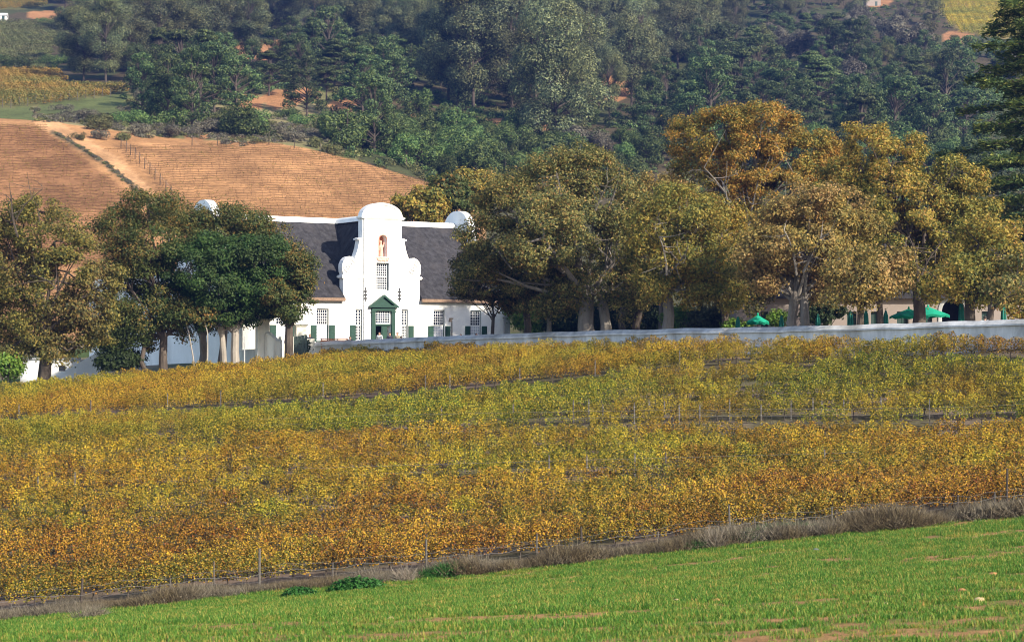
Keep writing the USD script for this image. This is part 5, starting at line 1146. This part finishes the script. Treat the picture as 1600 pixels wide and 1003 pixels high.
# young vines on the bare orange slope: cordons along wires, stakes
def young(r, ln=3.0, nl=16):
    m = MB(); m.box(-ln / 2, ln / 2, -.03, .03, .62, .71); m.box(-ln / 2, ln / 2, -.004, .004, 1.2, 1.21)
    for k in range(r.integers(0, 3)):
        a = -ln / 4 + k * ln / 2 + r.normal(0, .3); m.tube([[a, 0, -.2], [a + r.normal(0, .04), 0, .4], [a, 0, .72]], [.024, .02, .018], 4, False)
        for _ in range(3): m.tube([[a, 0, .7], [a + r.normal(0, .3), r.normal(0, .12), 1.25]], [.012, .006], 3, False)
    return m.get(), leaves(r, np.c_[r.uniform(-ln / 2, ln / 2, nl), r.normal(0, .16, nl), r.uniform(.6, 1.2, nl)], r.normal(size=(nl, 3)), r.uniform(.14, .3, nl), .8)
ry_ = np.random.default_rng(66)
yw = [young(ry_) for _ in range(7)]
def rows_on(poly, y0, y1, gap, step, slope, dmin, extra=None, jit=.12, xr=(-.3, .05)):
    X, Y = [], []
    for k, yy in enumerate(np.arange(y0, y1, gap)):
        xs = np.arange(xr[0] * yy, xr[1] * yy, step) + ry_.uniform(0, .5); X.append(xs); Y.append(yy + slope * xs + .9 * np.sin(xs * .03) + ry_.normal(0, jit, len(xs)))
    X, Y = np.concatenate(X), np.concatenate(Y); q = pix(np.c_[X, Y, Z(X, Y)]); pt = shapely.points(q[:, 0], q[:, 1]); ok = shapely.contains(poly, pt) & (Y > dmin[0]) & (Y < dmin[1])
    if extra is not None: ok &= extra(pt)
    return X[ok], Y[ok]
offroad = lambda pt: (shapely.distance(ROAD, pt) > 13) & (shapely.distance(DITCH, pt) > 12)
for nm, lab, poly, sl_, y1 in (('young_vines', 'thin dark rows of young vines on the right part of the bare orange slope', POLY_RIGHT.buffer(-3), .03, 339), ('young_vines', 'brownish rows of young vines left of the dirt track on the orange slope', POLY_LEFT.buffer(-2), -.10, 336)):
    X, Y = rows_on(poly, 215, 350, 1.5, 3.0, sl_, (228, y1), offroad)
    live = ry_.uniform(0, 1, len(X)) < .93; X, Y = X[live], Y[live]; n = len(X); z = Z(X, Y); ix = ry_.integers(0, 7, n); pos = np.c_[X, Y, z]
    leafy = ry_.uniform(0, 1, n) < (.35 if 'right' in lab else .95)
    scatter(nm, [(a, M['young_wood']) for a, b in yw] + [(b, M['vine_far']) for a, b in yw], np.r_[pos, pos[leafy]], np.full(n + leafy.sum(), math.atan(sl_)), np.tile([1, 1, .62], (n + leafy.sum(), 1)), lab, 'vines', 'stuff', np.r_[ix, ix[leafy] + 7])
k0 = None
for k, (px, py) in enumerate([(189, 232), (197, 238), (204, 243), (211, 249), (218, 256), (226, 264), (234, 272), (242, 281), (250, 290), (259, 300), (267, 310), (300, 228), (340, 227), (420, 226), (460, 232), (500, 240)]):
    b = at(px, py, 230); lab = nth('s', 'dark end stake of a young vine row beside the dirt track') if k < 11 else nth('t', 'dark stake along the crest of the bare orange slope'); grp = 'stakes along the dirt track' if k < 11 else 'stakes along the crest of the slope'
    if k0 is None:
        k0 = thing('vine_stake', lab, 'post', b, 0, grp); m = MB(); m.tube([[0, 0, -.3], [.02, 0, 1.0], [.05, 0, 1.9]], [.07, .065, .055], 6); m.build('stake', M['post_dark'], k0); m = MB(); m.tube([[.05, 0, 1.6], [1.2, 0, .0]], [.012, .012], 3); m.build('stay_wire', M['wire'], k0)
    else: copy_of(k0, 'vine_stake', lab, 'post', b, float(ry_.uniform(-15, 15)), grp)
# grown vineyards far up the hill
def far_vine(r, n=70, ln=3.0): 
    c = np.c_[r.uniform(-ln / 2, ln / 2, n), r.normal(0, .3, n), r.uniform(.35, 1.5, n)]; return leaves(r, c, np.c_[r.normal(0, .5, n), np.sign(c[:, 1]) * .6 + r.normal(0, .4, n), .5 + r.normal(0, .4, n)], r.uniform(.25, .5, n), .85)
fv = [far_vine(ry_) for _ in range(4)]
for nm, lab, poly, ma, sl_, y0, y1, gap, xr in (('hillside_vineyard', 'rusty gold vineyard strip nearest the bank at the far left', GOLD[0], 'vine_far', .06, 395, 480, 2.6, (-.32, -.15)), ('hillside_vineyard', 'brownish vineyard beside the eucalyptus wood at the far left', GOLD[1], 'vine_far', .06, 440, 540, 2.6, (-.32, -.18)),
        ('hillside_vineyard', 'green gold vineyard above the dark bushes at the far left', GOLD[2], 'scrub_olive', .10, 520, 720, 3.2, (-.32, -.17)), ('hillside_vineyard', 'yellowish vineyard at the top left corner above the pale track', GOLD[3], 'vine_far', .08, 640, 900, 3.6, (-.32, -.17)),
        ('hillside_vineyard', 'bright yellow vineyard at the top right corner above the wood', YELLOW, 'vine_yellow', -.12, 600, 940, 2.9, (.17, .32))):
    X, Y = rows_on(poly, y0, y1, gap, 2.9, sl_, (335, 1000), None, .25, xr); n = len(X)
    scatter(nm, [(a, M[ma]) for a in fv], np.c_[X, Y, Z(X, Y)], np.full(n, math.atan(sl_)), ry_.uniform(.85, 1.2, n), lab, 'vineyard')
vp0 = None
for px in range(4, 190, 13):
    b = at(px, 169 - .115 * px + (2 if px % 2 else 0), 335); lab = nth('v', 'pale post below the far left rusty vineyard strip'); grp = 'posts along the far left vineyard strip'
    if vp0 is None: vp0 = thing('vineyard_post', lab, 'post', b, 0, grp); m = MB(); m.tube([[0, 0, -.3], [0, 0, 1.0], [.02, 0, 2.0]], [.08, .075, .07], 6); m.build('post', M['post'], vp0); m = MB(); m.tube([[.02, -.1, 1.9], [.02, .1, 1.9]], [.02, .02], 4); m.build('wire_hook', M['wire'], vp0)
    else: copy_of(vp0, 'vineyard_post', lab, 'post', b, 0, grp)
# buildings glimpsed on the hill
for px, py, w, h, d0, lab in ((1, 33, 4, 1.8, 560, 'tiny white shed at the far left on the hillside'), (1365, 10, 6, 3.5, 640, 'pale pinkish house wall glimpsed between trees at the top')):
    b = at(px, py, 400); t = thing('hill_house', lab, 'house', b, 8); m = MB(); m.box(-w / 2, w / 2, 0, 5, -2, h); m.build('wall', M['white'] if px < 100 else M['pink_plaster'], t)
    m = MB(); m.vz(Polygon([(-.3, h + .002), (5.3, h + .002), (2.5, h + 1.4)]), -w / 2 - .2, w / 2 + .2); m.build('roof', M['white_old'], t); m = MB(); m.box(w * .1, w * .1 + 1, -.05, -.002, -.2, 1.9); m.build('door', M['green_dark'], t)

# ------------------------------------------------------------------ terrace life: umbrellas, lamp, bench, people
def open_umbrella(name, label, px, top, edge, half, d, rz):
    c = P(px, edge, d); R = half * d / F; zt = P(px, top, d)[2]; zg = z1(c[0], d); t = thing(name, label, 'umbrella', (c[0], d, zg), rz); z0, z2 = c[2] - zg, zt - zg
    n = 8; an = np.arange(n) * 2 * np.pi / n + .39
    for k in range(n):
        a, b = an[k], an[(k + 1) % n]; pa, pb = np.array([R * math.cos(a), R * math.sin(a), z0]), np.array([R * math.cos(b), R * math.sin(b), z0]); ap = np.array([0, 0, z2]); mid = (pa + pb) / 2 + [0, 0, .10]
        up = np.array([ap, (ap + pa) / 2 + [0, 0, .02], pa, mid, pb, (ap + pb) / 2 + [0, 0, .02], pa - [0, 0, .16], mid - [0, 0, .16], pb - [0, 0, .16]])
        f = [[0, 1, 5], [1, 2, 3], [1, 3, 5], [5, 3, 4], [2, 6, 7], [2, 7, 3], [3, 7, 8], [3, 8, 4]]
        v = np.vstack([up, up - [0, 0, .012]]); f = np.vstack([f, np.array(f)[:, ::-1] + 9]); obj('canopy_panel', (v, f), M['umbrella'], t)
        m = MB(); m.tube([ap - [0, 0, .05], pa - [0, 0, .03]], [.015, .015], 4); m.build('rib', M['post_dark'], t)
    m = MB(); m.tube([[0, 0, 0], [0, 0, z2 + .12]], [.03, .025], 8); m.build('pole', M['post'], t); m = MB(); m.tube([[0, 0, z2 - .01], [0, 0, z2 + .08], [0, 0, z2 + .16]], [.09, .07, .02], 8); m.build('finial', M['umbrella'], t)
    m = MB(); m.tube([[0, 0, 0], [0, 0, .1]], [.35, .3], 12); m.build('base', M['stone_grey'], t)
open_umbrella('open_umbrella', 'smaller open green umbrella left of the grey twin trunks', 1184, 492, 504, 18, 133, 5)
open_umbrella('open_umbrella', 'open green umbrella left half of the pair beside the big dark trunk', 1420, 482, 495, 30, 139.5, 10)
open_umbrella('open_umbrella', 'open green umbrella right half of the pair beside the big dark trunk', 1450, 479, 493, 34, 142, 0)
for px, top, d, lab in ((1153, 494, 131, 'folded green umbrella left of the small open umbrella'), (1221, 492, 130, 'folded green umbrella right of the small open umbrella'), (1278, 490, 128, 'folded green umbrella before the dark shrub'), (1329, 484, 127, 'dark folded umbrella before the first green door'),
                        (1353, 483, 125, 'pale green folded umbrella left of the reddish tree'), (1384, 484, 124, 'pale green folded umbrella right of the reddish tree'), (1502, 470, 121, 'slim folded umbrella right of the stone arch'), (1568, 476, 119, 'folded green umbrella at the right end of the pink building')):
    c = P(px, top, d); zg = z1(c[0], d); h = c[2] - zg; t = thing('folded_umbrella', lab, 'umbrella', (c[0], d, zg)); m = MB(); m.tube([[0, 0, 0], [0, 0, h]], [.03, .025], 8); m.build('pole', M['post'], t)
    n = 12; an = np.arange(n) * 2 * np.pi / n; prof = [(h - .02, .03), (h - .35, .12), (h - 1.0, .16), (h - 1.6, .19), (h - 1.75, .17)]; v = np.array([[r_ * (1 + .22 * (-1) ** k) * math.cos(an[k]), r_ * (1 + .22 * (-1) ** k) * math.sin(an[k]), z] for z, r_ in prof for k in range(n)])
    f = [[i * n + k, i * n + (k + 1) % n, (i + 1) * n + (k + 1) % n] for i in range(4) for k in range(n)] + [[i * n + k, (i + 1) * n + (k + 1) % n, (i + 1) * n + k] for i in range(4) for k in range(n)] + [[0, k + 1, k] for k in range(1, n - 1)] + [[4 * n, 4 * n + k, 4 * n + k + 1] for k in range(1, n - 1)]
    o = trimesh.Trimesh(v, f, process=False); o.fix_normals(); obj('folded_canopy', o, M['umbrella_folded'], t); m = MB(); m.tube([[0, 0, 0], [0, 0, .1]], [.32, .28], 12); m.build('base', M['stone_grey'], t)
b = P(706, 500, 158); zg = z1(b[0], 158); lp = thing('street_lamp', 'dark lamp post with a hooded head before the right half of the house', 'lamp', (b[0], 158, zg)); m = MB(); m.tube([[0, 0, 0], [0, 0, b[2] - zg]], [.065, .05], 8); m.build('pole', M['iron'], lp)
h = b[2] - zg; m = MB(); m.tube([[-.05, 0, h - .02], [-.1, 0, h + .05]], [.05, .05], 6); m.box(-.22, .12, -.12, .12, h + .05, h + .16); m.build('lamp_head', M['post_dark'], lp); m = MB(); m.tube([[-.12, 0, h + .03], [-.12, 0, h - .16]], [.12, .17], 10); m.build('lamp_shade', M['post_dark'], lp)
b = P(382, 526, 146); zg = z1(b[0], 146); mp = thing('marker_pole', 'slim pale pole standing left of the tall gate pier', 'pole', (b[0], 146, zg)); m = MB(); m.tube([[0, 0, 0], [0, 0, b[2] - zg]], [.05, .05], 8); m.build('shaft', M['white_old'], mp); m = MB(); m.tube([[0, 0, b[2] - zg + .001], [0, 0, b[2] - zg + .05]], [.06, .03], 8); m.build('cap', M['white_old'], mp)
for px, d, lab in ((515, 159, 'left reddish wooden bench above the garden wall near the gate'), (530, 160, 'right reddish wooden bench above the garden wall near the gate')):
    c = P(px, 530, d); zg = c[2] - .82; t = thing('wooden_bench', lab, 'bench', (c[0], d, zg), 8); 
    for k in range(3): m = MB(); m.box(-.75, .75, -.25 + k * .17, -.11 + k * .17, .42, .46); m.build('seat_slat', M['wood'], t)
    for k in range(3): m = MB(); m.box(-.75, .75, .26, .30, .50 + k * .13, .60 + k * .13); m.build('back_slat', M['wood'], t)
    for sx in (-.68, .62):
        m = MB(); m.box(sx, sx + .06, -.25, -.19, -.6, .419); m.build('leg', M['wood'], t); m = MB(); m.box(sx, sx + .06, .20, .259, -.6, .88); m.build('leg', M['wood'], t)
def person(label, px, headpy, d, shirt, trousers, face=0.0, sit=False, H=1.72):
    """Standing (or seated) figure whose head top shows at headpy."""
    hd = P(px, headpy, d); zg = hd[2] - (1.28 if sit else H); k = H / 1.72; t = thing('person', label, 'person', (hd[0], d, zg), face)
    J = {'hip': ((0, 0, .93), .13), 'waist': ((0, 0, 1.08), .12), 'chest': ((0, .0, 1.30), .145), 'neck': ((0, 0, 1.47), .052), 'head': ((0, -.015, 1.60), .095), 'jaw': ((0, -.05, 1.545), .06), 'crown': ((0, .01, 1.635), .085),
         'sl': ((-.18, 0, 1.40), .062), 'el': ((-.25, .02, 1.13), .043), 'wl': ((-.24, -.10, .90), .03), 'hl': ((-.24, -.14, .82), .035), 'sr': ((.18, 0, 1.40), .062), 'er': ((.26, .02, 1.14), .043), 'wr': ((.20, -.18, 1.02), .03), 'hr': ((.17, -.25, 1.0), .035),
         'pl': ((-.09, 0, .90), .095), 'kl': ((-.10, -.04, .50), .062), 'al': ((-.10, .02, .09), .042), 'fl': ((-.11, -.14, .04), .04), 'pr': ((.09, 0, .90), .095), 'kr': ((.10, .0, .50), .062), 'ar': ((.11, .06, .09), .042), 'fr': ((.12, -.10, .04), .04)}
    if sit: J = {a: ((p[0], p[1], p[2] - .44) if a not in ('kl', 'kr', 'al', 'ar', 'fl', 'fr') else (p[0], p[1] - .42, .48 if a[0] == 'k' else .06), r) for a, (p, r) in J.items()}
    names = list(J); js = [(np.array(J[a][0]) * k, J[a][1] * k) for a in names]; ix = lambda *q: [(names.index(a), names.index(b_)) for a, b_ in q]
    body = hullchain(js, ix(('neck', 'head'), ('head', 'jaw'), ('head', 'crown'), ('el', 'wl'), ('wl', 'hl'), ('er', 'wr'), ('wr', 'hr'), ('chest', 'neck'), ('chest', 'sl'), ('chest', 'sr'), ('sl', 'el'), ('sr', 'er'), ('waist', 'chest'), ('hip', 'waist'), ('hip', 'pl'), ('pl', 'kl'), ('kl', 'al'), ('al', 'fl'), ('hip', 'pr'), ('pr', 'kr'), ('kr', 'ar'), ('ar', 'fr')))
    obj('body', body, M['skin'], t, 60); g = [(p, r + .018) for p, r in js]
    obj('shirt', hullchain(g, ix(('waist', 'chest'), ('hip', 'waist'), ('chest', 'sl'), ('chest', 'sr'), ('sl', 'el'), ('sr', 'er'))), M['cloth_' + shirt], t, 60)
    obj('trousers', hullchain([(p, r + .022) for p, r in js], ix(('hip', 'pl'), ('pl', 'kl'), ('kl', 'al'), ('hip', 'pr'), ('pr', 'kr'), ('kr', 'ar'))), M['cloth_' + trousers], t, 60)
    hp = js[names.index('head')][0]; hair = m3.Manifold.sphere(.106 * k, 16).scale((1, 1.08, 1)).translate(tuple(map(float, hp + [0, .02, .03]))) - m3.Manifold.cube((.4, .2, .3), True).translate(tuple(map(float, hp + [0, -.13, -.06]))); obj('hair', hair, M['hair'], t, 60)
for a in (('person in lilac top standing beside the oak trunk at the gate', 450, 523, 149.5, 'lilac', 'blue', 20), ('person in grey clothes by the left window near the gate', 473, 520, 158, 'grey', 'dark', 0), ('person in dark jacket left of the wooden benches', 484, 522, 159, 'dark', 'dark', 10),
          ('person in dark top sitting right of the wooden benches', 547, 526, 160, 'dark', 'dark', 30, True), ('person in white shirt walking out of the green door', 593, 519, 161, 'white', 'blue', -20), ('seated person in blue left of the green door', 581, 530, 160, 'blue', 'dark', 0, True), ('person in black just right of the green door', 609, 520, 162, 'dark', 'dark', 15),
          ('person in beige standing between the door and the half window', 621, 519, 161, 'beige', 'dark', -30), ('seated person in dark red right of the door group', 627, 525, 158, 'red', 'dark', 40, True), ('seated person in dark clothes before the first right shutters', 657, 527, 157, 'dark', 'dark', 0, True), ('seated person in dark clothes just right of the lamp post', 714, 526, 156, 'dark', 'dark', 10, True),
          ('seated person with raised head before the last right window', 720, 522, 157, 'blue', 'dark', -20, True), ('seated person in dark top under the last right shutters', 744, 521, 155, 'dark', 'dark', 20, True), ('seated person in grey beside the small tree trunk', 766, 522, 153, 'grey', 'dark', 0, True), ('person in white shirt with short dark hair behind the wall at the right', 1539, 494, 114, 'white', 'dark', 160, True),
          ('pale headed seated person behind the wall below the forked oak', 1087, 512, 132, 'beige', 'dark', 0, True)):
    person(*a)

# ------------------------------------------------------------------ the air
vol = usdkit.material(stage, LK + 'haze_air', {'v': ('principled_volume', {'color': (.14, .32, 1.0), 'density': HAZE, 'anisotropy': .2})}, [], volume='v.volume')
hz = trimesh.creation.box([1400, 1900, 560]); hz.apply_translation([0, 750, 240])
tag(obj('haze', hz, vol), 'pale blue haze in the air over the hillside', 'haze', None, 'stuff')
